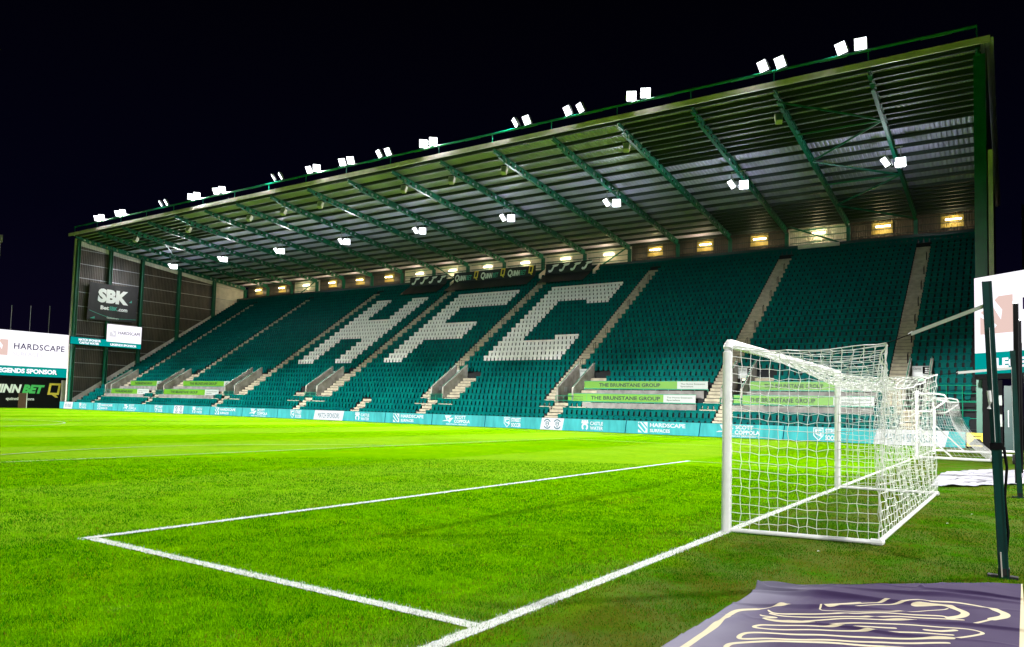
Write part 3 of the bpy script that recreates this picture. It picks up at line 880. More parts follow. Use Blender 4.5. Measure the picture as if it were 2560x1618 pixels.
# cellular rafters
def rafter_bm():
    s = MB()
    L_ = YBK-.55-35.6; nseg = 36; sl = L_/nseg
    for i in range(nseg):
        y0 = i*sl; y1 = y0+sl; yc = (y0+y1)/2; dep = .5
        if i < 2: dep = .28+.11*i
        r = min(.16, dep*.36)
        zc = -.24-dep/2; zt, zb = -.24, -.24-dep
        K = 8
        outer = [(y0, zb), (yc, zb), (y1, zb), (y1, zc), (y1, zt), (yc, zt), (y0, zt), (y0, zc)]
        angs = [225, 270, 315, 0, 45, 90, 135, 180]
        inner = [(yc+r*math.cos(math.radians(a)), zc+r*math.sin(math.radians(a))) for a in angs]
        dz = lambda y: -.112*y
        for q in range(K):
            p = (q+1) % K
            pts = [outer[q], outer[p], inner[p], inner[q]]
            if i % 9 == 8 or i < 1:
                continue
            s.prism([(-.012, y, z+dz(y)) for y, z in pts], (.024, 0, 0))
        if i % 9 == 8 or i < 1: s.prism([(-.012, y, z+dz(y)) for y, z in ((y0, zb), (y1, zb), (y1, zt), (y0, zt))], (.024, 0, 0))
        for zz in (zt-.012, zb-.012):
            s.prism([(-.11, y0, zz+dz(y0)), (.11, y0, zz+dz(y0)), (.11, y0, zz+.024+dz(y0)), (-.11, y0, zz+.024+dz(y0))], (0, sl, -.112*sl))
    return s
rf = rafter_bm().build('rafter', M['green'], stand, world=False)
for j, x in enumerate(GRID):
    o = rf if j == 0 else rf.copy()
    if j: COL.objects.link(o)
    o.parent = stand
    xx = min(max(x, XL+.35), XR-.15)
    o.location = Vector((xx, 35.6, zroof(35.6)))-PL(stand)
# bracing
def zb(y): return zroof(y)-.7
def brace(p, q, r):
    b_ = MB(); b_.tube([p, q], r, 7); b_.build('brace', M['green'], stand)
for xa, xb in ((GRID[2], GRID[1]), (GRID[17], GRID[16])):
    ys = [36.2, 41.0, 45.5, 50.0, 54.5, 59.5]
    for q in range(5):
        p = (xa if q % 2 == 0 else xb, ys[q]); r_ = (xb if q % 2 == 0 else xa, ys[q+1])
        brace((p[0], p[1], zb(p[1])), (r_[0], r_[1], zb(r_[1])), .07)
    for yy in (41, 50): brace((xa, yy, zb(yy)), (xb, yy, zb(yy)), .06)
for xt, zt_, xb_, zb_ in ((GRID[3]+.1, 18.9, -9.6, 16.95), (GRID[6]-.1, 18.6, -33.2, 16.9), (GRID[11]+.1, 18.9, -53.4, 16.95), (GRID[15]+.1, 18.6, -81.2, 16.9)):
    brace((xt, YBK-.7, zt_), (xb_, YBK-.9, zb_), .08)

# ------------------------------------------------------------------ lamp rail on the eave
ZR = 22.57
s = MB()
s.tube([(GRID[18], 35.4, ZR), (GRID[0], 35.4, ZR)], .085, 8)
for k in range(0, 18):
    s.tube([(GRID[k+1]+BAY*.5, 35.4, ZR-.09), (GRID[k+1]+BAY*.78, 35.4, ZR-.09)], .03, 5)
for x in GRID: s.tube([(x, 35.4, zroof(35.4)+.1), (x, 35.4, ZR)], .035, 6)
tag(s.build('lamp_rail', M['rail']), 'long green tube rail on short struts above the roof edge', 'lamp rail')

# floodlights -----------------------------------------------------------
def flood_proto():
    e = empty('floodlight', (0, 0, 0))
    s = MB()    # local: faces -Y, panel centre at z=0
    s.prism([(-.33, 0, -.33), (.33, 0, -.33), (.33, 0, .33), (-.33, 0, .33)], (0, .07, 0))
    for q in range(7): s.box(-.28+q*.093-.012, -.28+q*.093+.012, .07, .2, -.26, .26)
    s.box(-.345, .345, -.02, .0, -.345, -.325); s.box(-.345, .345, -.02, .0, .325, .345)
    s.build('housing', M['housing'], e, world=False)
    s = MB()
    for i in range(2):
        for j in range(3):
            x0, z0 = -.325+i*.335, -.325+j*.22
            s.prism([(x0, -.004, z0), (x0+.31, -.004, z0), (x0+.31, -.004, z0+.2), (x0, -.004, z0+.2)], (0, -.012, 0))
    s.build('lens', M['lens'], e, world=False)
    s = MB()
    s.tube([(-.36, .05, 0), (-.36, .12, -.3), (-.2, .16, -.46), (.2, .16, -.46), (.36, .12, -.3), (.36, .05, 0)], .022, 6)
    s.build('bracket', M['metal'], e, world=False)
    return e
FP = flood_proto()
lamp_e = bpy.data.lights.new('floodlight_beam', 'SPOT'); lamp_e.energy = EAVE_W; lamp_e.spot_size = math.radians(125); lamp_e.spot_blend = 0.7; lamp_e.shadow_soft_size = .3; lamp_e.color = (1, .98, .95)
lamp_h = bpy.data.lights.new('floodlight_beam_under_roof', 'SPOT'); lamp_h.energy = HANG_W; lamp_h.spot_size = math.radians(172); lamp_h.spot_blend = 1.0; lamp_h.shadow_soft_size = .3; lamp_h.color = (.96, .97, 1)
lamp_s = bpy.data.lights.new('floodlight_spill', 'POINT'); lamp_s.energy = 320; lamp_s.shadow_soft_size = .35; lamp_s.color = (.85, .9, 1)
def place_flood(x, y, z, yaw, pitch, label, group, data, first=False):
    e = FP if first else copy_tree(FP)
    e.location = (x, y, z)
    e.rotation_euler = (math.radians(-pitch), 0, math.radians(yaw))
    tag(e, label, 'floodlight', group)
    l = bpy.data.objects.new('beam', data); COL.objects.link(l)
    l.parent = e; l.location = (0, -.06, 0); l.rotation_euler = (math.radians(-90), 0, 0)
    return l
# pairs on the rail: centre, yaw of each head (0 = facing the pitch, + turns towards the camera's end)
PAIRS = [(-4.45, -25, 6), (-9.0, -27, -22), (-17.9, 26, 24), (-22.97, -22, -32), (-27.55, -42, -12), (-36.65, 38, 40), (-41.7, -22, -8), (-46.2, 12, 22), (-50.6, 5, 48),
         (-55.7, -42, -36), (-64.8, 20, 46), (-69.15, 55, 55), (-74.9, -28, -24), (-83.7, 30, 45), (-88.4, 32, 48)]
first = True
WHERE = ['first pair from the right end', 'second pair from the right end', 'third pair from the right end, the one glaring hardest', 'fourth pair from the right end', 'fifth pair from the right end', 'sixth pair from the right end', 'seventh pair from the right end',
         'eighth pair from the right end', 'seventh pair from the left end', 'sixth pair from the left end', 'fifth pair from the left end', 'fourth pair from the left end, glaring', 'third pair from the left end', 'second pair from the left end', 'pair at the left end']
for i, (cx, ya, yb) in enumerate(PAIRS):
    for k, (dx, yw) in enumerate(((-.55, ya), (.5, yb))):
        place_flood(cx+dx, 35.35, 23.03, yw, -32, '%s floodlight of the roof-edge %s' % (('left-hand', 'right-hand')[k], WHERE[i]), 'floodlights along the roof edge', lamp_e, first)
        first = False
HW = ['the rafter nearest the right end', 'the second lamp rafter from the right', 'the third lamp rafter from the right', 'the fourth lamp rafter from the right', 'the middle lamp rafter', 'the fourth lamp rafter from the left', 'the third lamp rafter from the left', 'the second lamp rafter from the left', 'the rafter nearest the far side wall']
for i in range(9):
    x = GRID[1+2*i]
    az = math.degrees(math.atan2(3.2-x, 54.8))
    for k, (dx, yw) in enumerate(((-.4, az-62), (.55, az-4))):
        sp_ = place_flood(x+dx, 45.1, 18.95-.15*(k), yw, -38, '%s floodlight hanging under the roof at %s' % (('left-hand', 'right-hand')[k], HW[i]), 'floodlights hanging under the roof', lamp_h)
        if k == 1:
            pl = bpy.data.objects.new('spill', lamp_s); COL.objects.link(pl); pl.parent = sp_.parent; pl.location = (-.3, -.6, -.8)
        s = MB(); s.tube([(x+dx, 45.15, 19.2), (x+dx, 45.2, zroof(45.2)-.7)], .03, 6)
        s.tube([(x, 45.2, zroof(45.2)-.72), (x+dx*1.2, 45.2, zroof(45.2)-.72)], .03, 6)
        s.build('lamp_hanger', M['metal'], stand)

# strip lights on the rear wall
def strip_proto():
    e = empty('strip_light', (0, 0, 0))
    s = MB(); s.box(-.62, .62, 0, .06, -.03, .07); s.build('fitting', M['housing'], e, world=False)
    s = MB(); s.tube([(-.58, -.06, 0), (.58, -.06, 0)], .06, 8); s.build('tube', M['tube'], e, world=False)
    return e
SP = strip_proto()
lamp_t = bpy.data.lights.new('strip_glow', 'POINT'); lamp_t.energy = 70; lamp_t.color = (1, .78, .4); lamp_t.shadow_soft_size = .12
for j in range(18):
    e = SP if j == 0 else copy_tree(SP)
    e.location = ((GRID[j]+GRID[j+1])/2+.1, YBK-.25, 18.1)
    nth = ['first', 'second', 'third', 'fourth', 'fifth', 'sixth', 'seventh', 'eighth', 'ninth'][j if j < 9 else 17-j]
    gl_ = bpy.data.objects.new('glow', lamp_t); COL.objects.link(gl_); gl_.parent = e; gl_.location = (0, -.45, -.05)
    tag(e, 'glowing warm strip light on the rear wall, %s from the %s end' % (nth, 'right' if j < 9 else 'left'), 'strip light', 'strip lights along the rear wall')

# loudspeakers under the front of the roof
def spk():
    e = empty('loudspeaker', (0, 0, 0))
    s = MB(); s.prism([(-.2, 0, -.3), (.2, 0, -.3), (.26, 0, .28), (-.26, 0, .28)], (0, .38, 0)); s.build('cabinet', M['cream'], e, world=False)
    s = MB(); s.box(-.17, .17, -.012, -.002, -.25, .22); s.build('grille', M['metal'], e, world=False)
    s = MB(); s.tube([(0, .2, .28), (0, .2, .5)], .03, 6); s.build('bracket', M['metal'], e, world=False)
    return e
K = spk()
for i, j in enumerate((2, 4, 6, 7, 8, 10, 11, 12, 14, 16)):
    e = K if i == 0 else copy_tree(K)
    e.location = (GRID[j]-.15, 37.2, zroof(37.2)-1.15); e.rotation_euler = (math.radians(-25), 0, math.radians(20))
    tag(e, 'pale grey loudspeaker under the front roof edge, %s from the right' % ['first', 'second', 'third', 'fourth', 'fifth', 'sixth', 'seventh', 'eighth', 'ninth', 'tenth'][i], 'loudspeaker', 'loudspeakers under the roof edge')

# banners over the top rows ---------------------------------------------
def draped(name, x0, x1, label, deco):
    s = MB()
    n = 40
    yA_, yB_ = yrow(28.4), yrow(30.9)
    def z(y): return Z1+(y-yrow(1))*RI/T+.06
    zt = z(yB_)+1.15
    w_ = lambda x, y: .02*math.sin(x*5+y*3)
    for i in range(n):
        a, b = x0+(x1-x0)*i/n, x0+(x1-x0)*(i+1)/n
        for k in range(5):
            ya, yb = yA_+(yB_-yA_)*k/5, yA_+(yB_-yA_)*(k+1)/5
            s.poly([(a, ya, z(ya)+w_(a, ya)), (b, ya, z(ya)+w_(b, ya)), (b, yb, z(yb)+w_(b, yb)), (a, yb, z(yb)+w_(a, yb))], 0)
        s.poly([(a, yB_, z(yB_)+w_(a, yB_)), (b, yB_, z(yB_)+w_(b, yB_)), (b, yB_+.05, zt), (a, yB_+.05, zt)], 0)
    up = Vector((0, .04, 1)).normalized()
    deco(s, Vector((x0, yB_-.03, z(yB_)+.1)), up)
    o = s.build(name, [M['banner_navy'], M['letter_grey'], M['letter_teal'], M['letter_gold']])
    return tag(o, label, 'banner', 'banners over the top rows')
def jmark(s, O, up, h):
    pts = [(0, .12), (.1, .0), (.3, .0), (.45, .14), (.62, .55), (.95, .62), (1.1, .85), (.55, .8), (.38, .72), (.5, .66), (.3, .28), (.16, .24), (.08, .3)]
    for tri in ([0, 1, 2, 11, 12], [2, 3, 10, 11], [3, 4, 9, 10], [4, 5, 6, 7, 8, 9]):
        s.flat([(pts[i][0]*h*1.25, pts[i][1]*h) for i in tri], O, (1, 0, 0), up, 1, lift=.04)
def q_glyph(s, O, ux, up, h, mi, lift=.04, wr=.6):
    w_ = h*wr; t = h*.2; sh = .15
    f = lambda x, y: (x+y*sh, y)
    for (a, b, c, d) in ((0, 0.1*h, t*.8, h), (w_-t*.8, 0.1*h, w_, h), (t*.8, h-t*.8, w_-t*.8, h), (t*.8, 0.1*h, w_-t*.8, 0.1*h+t*.8)):
        s.flat([f(a, b), f(c, b), f(c, d), f(a, d)], O, ux, up, mi, lift)
    s.flat([f(w_*.4, .1*h), f(w_*.75, -.1*h), f(w_, -.1*h), f(w_*.75, .1*h)], O, ux, up, mi, lift)
def deco_q(s, O, up):
    for k in range(3):
        o_ = O+Vector((.25+k*3.8, 0, 0))+up*.1
        wd = s.text('Q', o_, (1, 0, 0), up, .72, 1, bold=.04, shear=.2, width=.6, lift=.04)
        s.text('UINN', o_+Vector((.6, 0, 0)), (1, 0, 0), up, .55, 1, bold=.06, shear=.2, width=1.05, lift=.04)
        s.text('BET', o_+Vector((1.7, 0, 0)), (1, 0, 0), up, .55, 2, bold=.02, shear=.2, width=.8, lift=.04)
        q_glyph(s, o_+Vector((2.75, 0, 0)), (1, 0, 0), up, .95, 3)
def deco_j(s, O, up):
    for k in range(4): jmark(s, O+Vector((.35+k*1.38, 0, 0))+up*.08, up, 1.0)
draped('draped_banner', -52.25, -40.7, 'dark banner reading QUINNBET three times across the top rows above F', deco_q)
draped('draped_banner', -39.4, -33.7, 'dark banner with four white J-shaped marks above the letter C', deco_j)
draped('draped_banner', -59.2, -53.35, 'dark banner with four white J-shaped marks above the letter H', deco_j)

# ------------------------------------------------------------------ LED perimeter boards
def led(x0, x1, label, deco, z1=.86):
    e = empty('led_board', ((x0+x1)/2, YB, 0), label, 'advertising board', 'illuminated boards along the touchline')
    s = MB()
    s.box(x0, x1, YB, YB+.02, .02, z1, 0)
    O = (x0, YB-.001, 0)
    deco(s, O, x0, x1)
    s.build('display', [M['led_teal'], M['led_white'], M['led_navy'], M['led_dark']], e)
    c = MB(); c.box(x0, x1, YB+.022, YB+.14, 0, z1+.02)
    for x in np.arange(x0+.5, x1, 1.2): c.prism([(x, YB+.14, 0), (x, YB+.5, 0), (x, YB+.14, z1*.8)], (.04, 0, 0))
    c.build('cabinet', M['black'], e)
    return e
ux, uz = (1, 0, 0), (0, 0, 1)
def slash(s, O, x, ox):
    s.flat([(x-ox-.06, .02), (x-ox, .02), (x-ox+.1, .86), (x-ox+.04, .86)], O, ux, uz, 2)
def d_hs(s, O, x0, x1, end=True):
    slash(s, O, x0+.03, x0)
    a = .95
    s.flat([(a, .1), (a+.68, .1), (a+.68, .8), (a, .8)], O, ux, uz, 1, .003)
    for q in ((0, .25, .5), (.0, .45, .25)):
        pass
    for (p0, p1, p2, p3) in (((0, .32), (0, .52), (.46, .1), (.3, .1)), ((0, .68), (.12, .8), (.56, .3), (.5, .14)), ((.24, .8), (.36, .8), (.66, .48), (.66, .36))):
        s.flat([(a+p0[0], p0[1] if p0[1] > .1 else .1), (a+p3[0], p3[1]), (a+p2[0], p2[1]), (a+p1[0], p1[1])], O, ux, uz, 0, .006)
    s.text('HARDSCAPE', (x0+a+.85, YB-.001, .5), ux, uz, .25, 1, bold=.035, width=2.45)
    s.text('SURFACES', (x0+a+.85, YB-.001, .16), ux, uz, .21, 1, bold=.035, width=1.4)
def d_sc(s, O, x0, x1):
    slash(s, O, x0+.03, x0)
    a = 1.1
    s.flat([(a, .33), (a+.2, .42), (a+.45, .42), (a+.25, .8), (a+.95, .8), (a+.7, .6), (a+1.15, .62), (a+.9, .4), (a+.75, .22), (a+.6, .36)], O, ux, uz, 1)
    s.flat([(a+.5, .5), (a+.6, .62), (a+.7, .5), (a+.6, .44)], O, ux, uz, 0, .006)
    s.text('SCOTT', (x0+a+1.25, YB-.001, .56), ux, uz, .24, 1, bold=.04, width=1.1)
    s.text('COPPOLA', (x0+a+1.2, YB-.001, .25), ux, uz, .24, 1, bold=.04, width=1.55)
    s.text('ELECTRICAL SERVICES', (x0+a+.4, YB-.001, .08), ux, uz, .09, 1, bold=.03, width=2.1)
def d_street(s, a, x0):
    O = (x0, YB-.001, 0); a -= x0
    sh = [(0, .8), (.55, .8), (.55, .38), (.28, .07), (0, .38)]
    s.flat(sh[::-1], O, ux, uz, 1)
    s.flat([(.06+a*0+p[0]*.8, .06+p[1]*.88) for p in []] or [(a*0+.05, .75), (.05, .4), (.28, .14), (.5, .4), (.5, .75)], O, ux, uz, 0, .006)
    return
def shield(s, a, x0):
    O = (a, YB-.001, 0)
    s.flat([(0, .82), (0, .35), (.28, .05), (.56, .35), (.56, .82)], O, ux, uz, 1)
    s.flat([(.05, .77), (.05, .38), (.28, .12), (.51, .38), (.51, .77)], O, ux, uz, 0, .006)
    for (p, q, r, t) in (((.1, .72), (.1, .62), (.46, .62), (.46, .72)), ((.1, .62), (.1, .52), (.2, .5), (.2, .62)), ((.1, .52), (.14, .42), (.46, .28), (.46, .38)), ((.36, .52), (.36, .3), (.46, .35), (.46, .52))):
        s.flat([p, q, r, t], O, ux, uz, 1, .009)
    s.text('STREET', (a+.66, YB-.001, .5), ux, uz, .28, 1, bold=.04, width=.86)
    s.text('SOCCER', (a+.66, YB-.001, .12), ux, uz, .28, 1, bold=.04, width=.86)
def castle(s, a, x0):
    O = (a, YB-.001, 0)
    s.ring((.27, .33), .13, .26, -60, 235, O, ux, uz, 1, 18)
    for q in range(4): s.flat([(.03+q*.13, .62), (.12+q*.13, .62), (.13+q*.13, .8), (.02+q*.13, .8)], O, ux, uz, 1)
    s.flat([(0, .56), (.54, .56), (.54, .68), (0, .68)], O, ux, uz, 1, .006)
    s.text('CASTLE', (a+.68, YB-.001, .47), ux, uz, .24, 1, bold=.025, width=1.0)
    s.text('WATER', (a+.68, YB-.001, .14), ux, uz, .24, 1, bold=.025, width=1.0)
def crests(s, a, b, x0):
    s.flat([(a-x0-.12, .02), (b-x0-.12, .02), (b-x0+.05, .86), (a-x0+.05, .86)], (x0, YB-.001, 0), ux, uz, 1)
    wd = (b-a)
    for c in (a+wd*.27, a+wd*.72):
        O = (c, YB-.001, .44)
        s.ring((0, .03), .24, .31, 25, 155, O, ux, uz, 3, 9, .008); s.ring((0, -.05), .24, .31, 205, 335, O, ux, uz, 3, 9, .008)
        s.flat([(-.13, -.1), (-.07, -.1), (-.07, .13), (-.13, .16)], O, ux, uz, 3, .008); s.flat([(.07, -.1), (.13, -.1), (.13, .16), (.07, .13)], O, ux, uz, 3, .008)
        s.flat([(-.04, 0), (.04, 0), (0, .1)], O, ux, uz, 3, .008); s.ring((0, -.17), .04, .075, 0, 360, O, ux, uz, 3, 8, .008)
        s.flat([(-.07, .13), (.07, .13), (.07, .17), (-.07, .17)], O, ux, uz, 3, .008)
def match(s, a, b, x0):
    s.flat([(a-x0-.1, .02), (b-x0-.1, .02), (b-x0+.1, .86), (a-x0+.1, .86)], (x0, YB-.001, 0), ux, uz, 1)
    s.text('MATCH SPONSORS', ((a+b)/2, YB-.001, .2), ux, uz, .46, 3, bold=.0, width=(b-a)*.74, align='CENTER', lift=.008)
def grp(kind, xs_, xm, xc):
    def f(s, O, x0, x1):
        slash(s, O, x0+.03, x0)
        shield(s, xs_, x0)
        (crests if kind == 'c' else match)(s, xm[0], xm[1], x0)
        if xc is not None: castle(s, xc, x0)
    return f
ld = [(-118.0, -99.6, 'c', -112, (-109.5, -107.5), -105), (-99.6, -87.9, 'm', -97.9, (-94.9, -92.8), -91.2), (-77.12, -65.09, 'c', -75.0, (-71.3, -69.6), -68.0), (-54.55, -40.75, 'm', -52.67, (-49.42, -45.7), -44.24),
      (-30.4, -18.65, 'c', -28.6, (-25.3, -23.45), -22.0), (-8.3, 1.09, 'm', -6.56, (-3.27, .25), None)]
nmz = ['crests and CASTLE WATER behind the far left corner', 'and CASTLE WATER below the black QUINNBET wall', 'two crests and CASTLE WATER, left part of the stand', 'MATCH SPONSORS and CASTLE WATER below the letter H', 'two crests and CASTLE WATER below the letter C', 'and MATCH SPONSORS behind the near goal net']
for (a, b, k, s0, xm, xc), nm in zip(ld, nmz):
    led(a, b, 'teal lit board with STREET SOCCER, '+nm, grp(k, s0, xm, xc))
for a, b, nm in ((-87.9, -82.5, 'near the far side wall'), (-65.09, -59.82, 'left of the letter H section'), (-40.75, -35.65, 'between the letters F and C'), (-18.65, -13.5, 'just left of the near goal post')):
    led(a, b, 'teal lit board with white HARDSCAPE SURFACES '+nm, d_hs)
for a, b, nm in ((-82.5, -77.12, 'near the far side wall'), (-59.82, -54.55, 'below the letter H section'), (-35.65, -30.4, 'below the letter C section'), (-13.5, -8.3, 'behind the near goal post')):
    led(a, b, 'teal lit board with white SCOTT COPPOLA '+nm, d_sc)
# yellow board
e = empty('yellow_board', (1.5, YB, 0), 'small yellow advertising board with a black vehicle picture, right of the lit boards', 'advertising board')
s = MB(); s.box(1.15, 2.05, YB, YB+.04, .1, .82, 0)
s.flat([(.1, .25), (.15, .16), (.3, .2), (.6, .2), (.78, .16), (.82, .3), (.7, .36), (.6, .5), (.35, .5), (.25, .36)], (1.15, YB-.001, 0), ux, uz, 1)
s.flat([(.25, .6), (.65, .64), (.65, .68), (.3, .65)], (1.15, YB-.001, 0), ux, uz, 1)
s.build('board_panel', [M['yellow'], M['black']], e)
s = MB(); s.box(1.15, 2.05, YB+.042, YB+.1, 0, .8); s.build('backing', M['black'], e)

# ------------------------------------------------------------------ big screens
def bigscreen(name, O, ux_, W, H, label, mode):
    """O lower-left corner, ux right along the face"""
    O = Vector(O); ux_ = Vector(ux_).normalized(); uz_ = Vector((0, 0, 1)); nrm = ux_.cross(uz_)
    e = empty(name, tuple(O), label, 'screen')
    s = MB()
    th = H*.215
    s.prism([O, O+ux_*W, O+ux_*W+uz_*th, O+uz_*th], -nrm*.05, 1)
    s.prism([O+uz_*th, O+ux_*W+uz_*th, O+ux_*W+uz_*H, O+uz_*H], -nrm*.05, 0)
    a = {'L': W*.35, 'R': .65}[mode]
    lg = H*.5
    y0 = H*.36
    lx = {'L': W-6.9, 'R': .45}[mode]
    if mode == 'L': lg, y0, lx = 1.85, 2.37, 1.45
    else: lg, y0, lx = 1.85, 2.0, .33
    s.flat([(lx, y0), (lx+lg*.96, y0), (lx+lg*.96, y0+lg), (lx+lg*.55, y0+lg), (lx+lg*.25, y0+lg*.75), (lx, y0+lg*.6)], O, ux_, uz_, 2, .01)
    s.flat([(lx+lg*.12, y0+lg*.98), (lx+lg*.36, y0+lg*1.0), (lx+lg*.66, y0+lg*.62), (lx+lg*.62, y0+lg*.36), (lx+lg*.4, y0+lg*.72)], O, ux_, uz_, 0, .015)
    s.flat([(lx-.01, y0+lg*.62), (lx+lg*.5, y0+lg*.22), (lx+lg*.3, y0-.01), (lx+lg*.22, y0-.01), (lx+lg*.36, y0+lg*.25), (lx-.01, y0+lg*.5)], O, ux_, uz_, 0, .015)
    if mode == 'L':
        s.text('HARDSCAPE', O+ux_*(3.85)+uz_*3.2, ux_, uz_, .72, 3, bold=.012, width=5.6, spacing=1.1, lift=.02)
        s.text('SURFACES', O+ux_*(3.8)+uz_*2.38, ux_, uz_, .5, 4, bold=.01, width=3.2, lift=.02)
        s.text('LEGENDS SPONSOR', O+ux_*(8.75)+uz_*.36, ux_, uz_, .52, 0, bold=.05, width=6.75, align='RIGHT', lift=.02)
    else:
        s.text('HARDSCAPE', O+ux_*(2.62)+uz_*(3.05), ux_, uz_, .6, 3, bold=.01, width=5.6, lift=.02)
        s.text('LEGENDS SPONSOR', O+ux_*(1.2)+uz_*(.3), ux_, uz_, .46, 0, bold=.05, width=6.0, lift=.02)
    s.build('display', [M['scr_white'], M['scr_teal'], M['scr_pink'], M['scr_navy'], M['scr_ghost']], e)
    s = MB()
    p = O-uz_*.28-ux_*.02
    s.prism([p, p+ux_*(W+.04), p+ux_*(W+.04)+uz_*.27, p+uz_*.27], -nrm*.5)
    p = O-nrm*.06
    s.prism([p, p+ux_*W, p+ux_*W+uz_*H, p+uz_*H], -nrm*.5)
    s.build('casing', M['black'], e)
    s = MB()
    return e
aR = math.radians(38)
eR = bigscreen('big_screen', (1.6, 34.5, 3.84), (math.cos(aR), -math.sin(aR), 0), 9.5, 4.95, 'huge white and teal screen with pink logo behind the poles at the right', 'R')
eL = bigscreen('big_screen', (-96, 26.4, 3.83), (0, 1, 0), 10.0, 5.36, 'large white screen reading HARDSCAPE and LEGENDS SPONSOR left of the stand', 'L')
# legs of the right screen
s = MB()
for t in (.7, 3.0, 6.0, 9.0):
    x, y = 1.6+math.cos(aR)*t, 34.5-math.sin(aR)*t
    s.box(x-.15, x+.15, y+.1, y+.4, 0, 3.6)
s.build('leg', M['black'], eR)
s = MB()
s.box(-96.4, -96.1, 27, 36.4, 0, 3.8)
s.build('leg', M['black'], eL)

# black sponsor wall under the left screen
e = empty('sponsor_wall', (-96, 31, 0), 'black hoarding reading QUINNBET with a gold Q under the left screen', 'hoarding')
s = MB()
s.prism([(-96.0, 22, 0), (-96.0, 35.7, 0), (-96.0, 35.7, 3.5), (-96.0, 22, 3.5)], (-.08, 0, 0), 0)
O = Vector((-96.0, 30.0, 1.95))
uy_ = (0, 1, 0)
s.text('UINN', (-96, 28.3, 1.85), uy_, uz, .95, 1, bold=.05, shear=.25, width=3.05, lift=.02)
s.text('Q', (-96, 26.7, 1.9), uy_, uz, 1.1, 1, bold=.05, shear=.25, width=1.2, lift=.02)
s.text('BET', (-96, 31.4, 1.85), uy_, uz, .95, 2, bold=.06, shear=.25, width=2.45, lift=.02)
q_glyph(s, Vector((-96, 34.15, 1.5)), uy_, Vector((0, 0, 1)), 1.6, 3, .02, .82)
s.text('quinnbet.com', (-96, 29.75, .95), uy_, uz, .34, 4, bold=.03, width=3.0, lift=.02)
s.build('hoarding_panel', [M['black'], M['letter_grey'], M['letter_green'], M['letter_gold'], M['white']], e)
s = MB(); s.box(-95.97, -95.93, 31.05, 31.9, 0, 1.8, 0); s.box(-95.97, -95.92, 31.91, 31.98, 0, 1.8, 1); s.build('door', [M['door_brown'], M['white']], e)
s = MB(); s.box(-96.08, -95.95, 35.75, 36.4, 0, 3.5); s.build('end_panel', M['cream'], e)

# flag poles
for k, (y, zt_) in enumerate(((31.36, 12.45), (33.47, 12.65), (35.64, 12.9))):
    s = MB(); s.tube([(-100, y, 0), (-100, y, zt_*.5), (-100, y, zt_)], [.055, .05, .04], 8)
    f = MB()
    s.tube([(-100, y, zt_), (-100, y, zt_+.1)], .06, 8)
    tag(s.build('flag_pole', M['metal']), 'bare thin flag pole above the left screen, %s of three' % ['leftmost', 'middle', 'rightmost'][k], 'flag pole', 'flag poles behind the left screen')

# L-shaped screen on the far gable
e = empty('wall_screen', (-94.3, 40, 8), 'small L-shaped screen with HARDSCAPE and a teal strip on the far side wall', 'screen')
XG = -94.25
s = MB()
s.box(XG-.03, XG, 35.68, 40.0, 8.05, 8.92, 1); s.box(XG-.03, XG, 40.003, 44.5, 8.05, 8.7, 1); s.box(XG-.03, XG, 40.003, 44.5, 8.703, 10.97, 0)
s.text('MATCH SPONSOR', (XG, 36.6, 8.52), uy_, uz, .27, 0, bold=.05, width=2.7, lift=.02)
s.text('CASTLE WATER', (XG, 36.7, 8.15), uy_, uz, .27, 0, bold=.05, width=2.4, lift=.02)
s.text('LEGENDS SPONSOR', (XG, 40.5, 8.22), uy_, uz, .27, 0, bold=.05, width=3.4, lift=.02)
s.text('HARDSCAPE', (XG, 41.45, 9.75), uy_, uz, .42, 3, bold=.01, width=2.9, lift=.02)
s.flat([(0, 0), (.85, 0), (.85, .85), (.4, .85), (0, .5)], (XG, 40.3, 9.35), uy_, uz, 2, .02)
s.flat([(.1, .85), (.3, .85), (.7, .4), (.6, .2)], (XG, 40.3, 9.35), uy_, uz, 0, .03)
s.build('display', [M['scr_white'], M['scr_teal'], M['scr_ghost'], M['scr_navy']], e)
s = MB(); s.box(XG-.25, XG-.035, 35.65, 40.02, 8.0, 8.97); s.box(XG-.25, XG-.035, 40.02, 44.55, 8.0, 11.02); s.build('casing', M['black'], e)

# SBK banner on the gable
s = MB()
XG = -94.2
n = 16
c00, c10, c11, c01 = Vector((XG, 37.4, 11.25)), Vector((XG, 43.62, 11.5)), Vector((XG, 43.75, 16.25)), Vector((XG, 37.55, 16.05))
def bil(u, v):
    p = c00*(1-u)*(1-v)+c10*u*(1-v)+c11*u*v+c01*(1-u)*v
    return (p.x+.05*math.sin(u*19+v*5)*(1-abs(2*u-1))*.8, p.y, p.z-.12*math.sin(math.pi*u)*(v))
for i in range(n):
    for j in range(n): s.poly([bil(i/n, j/n), bil((i+1)/n, j/n), bil((i+1)/n, (j+1)/n), bil(i/n, (j+1)/n)], 0)
s.text('SBK', (XG+.06, 38.55, 13.75), uy_, (0, .03, 1), 1.6, 1, bold=.06, width=3.9, lift=.02)
s.text('Bet', (XG+.06, 38.95, 12.75), uy_, (0, .03, 1), .48, 1, bold=.04, width=1.05, lift=.02)
s.text('SBK', (XG+.06, 40.05, 12.75), uy_, (0, .03, 1), .48, 2, bold=.04, width=1.05, lift=.02)
s.text('.com', (XG+.06, 41.12, 12.75), uy_, (0, .03, 1), .48, 1, bold=.04, width=1.25, lift=.02)
s.text('GambleAware', (XG+.06, 39.8, 11.65), uy_, uz, .2, 1, bold=.01, width=1.5, lift=.02)
s.flat([(0, 0), (.35, 0), (.35, .35)], (XG+.06, 42.55, 14.0), uy_, uz, 2, .02)
s.flat([(0, 0), (.6, 0), (.6, .3)], (XG+.06, 37.7, 11.45), uy_, uz, 2, .02)
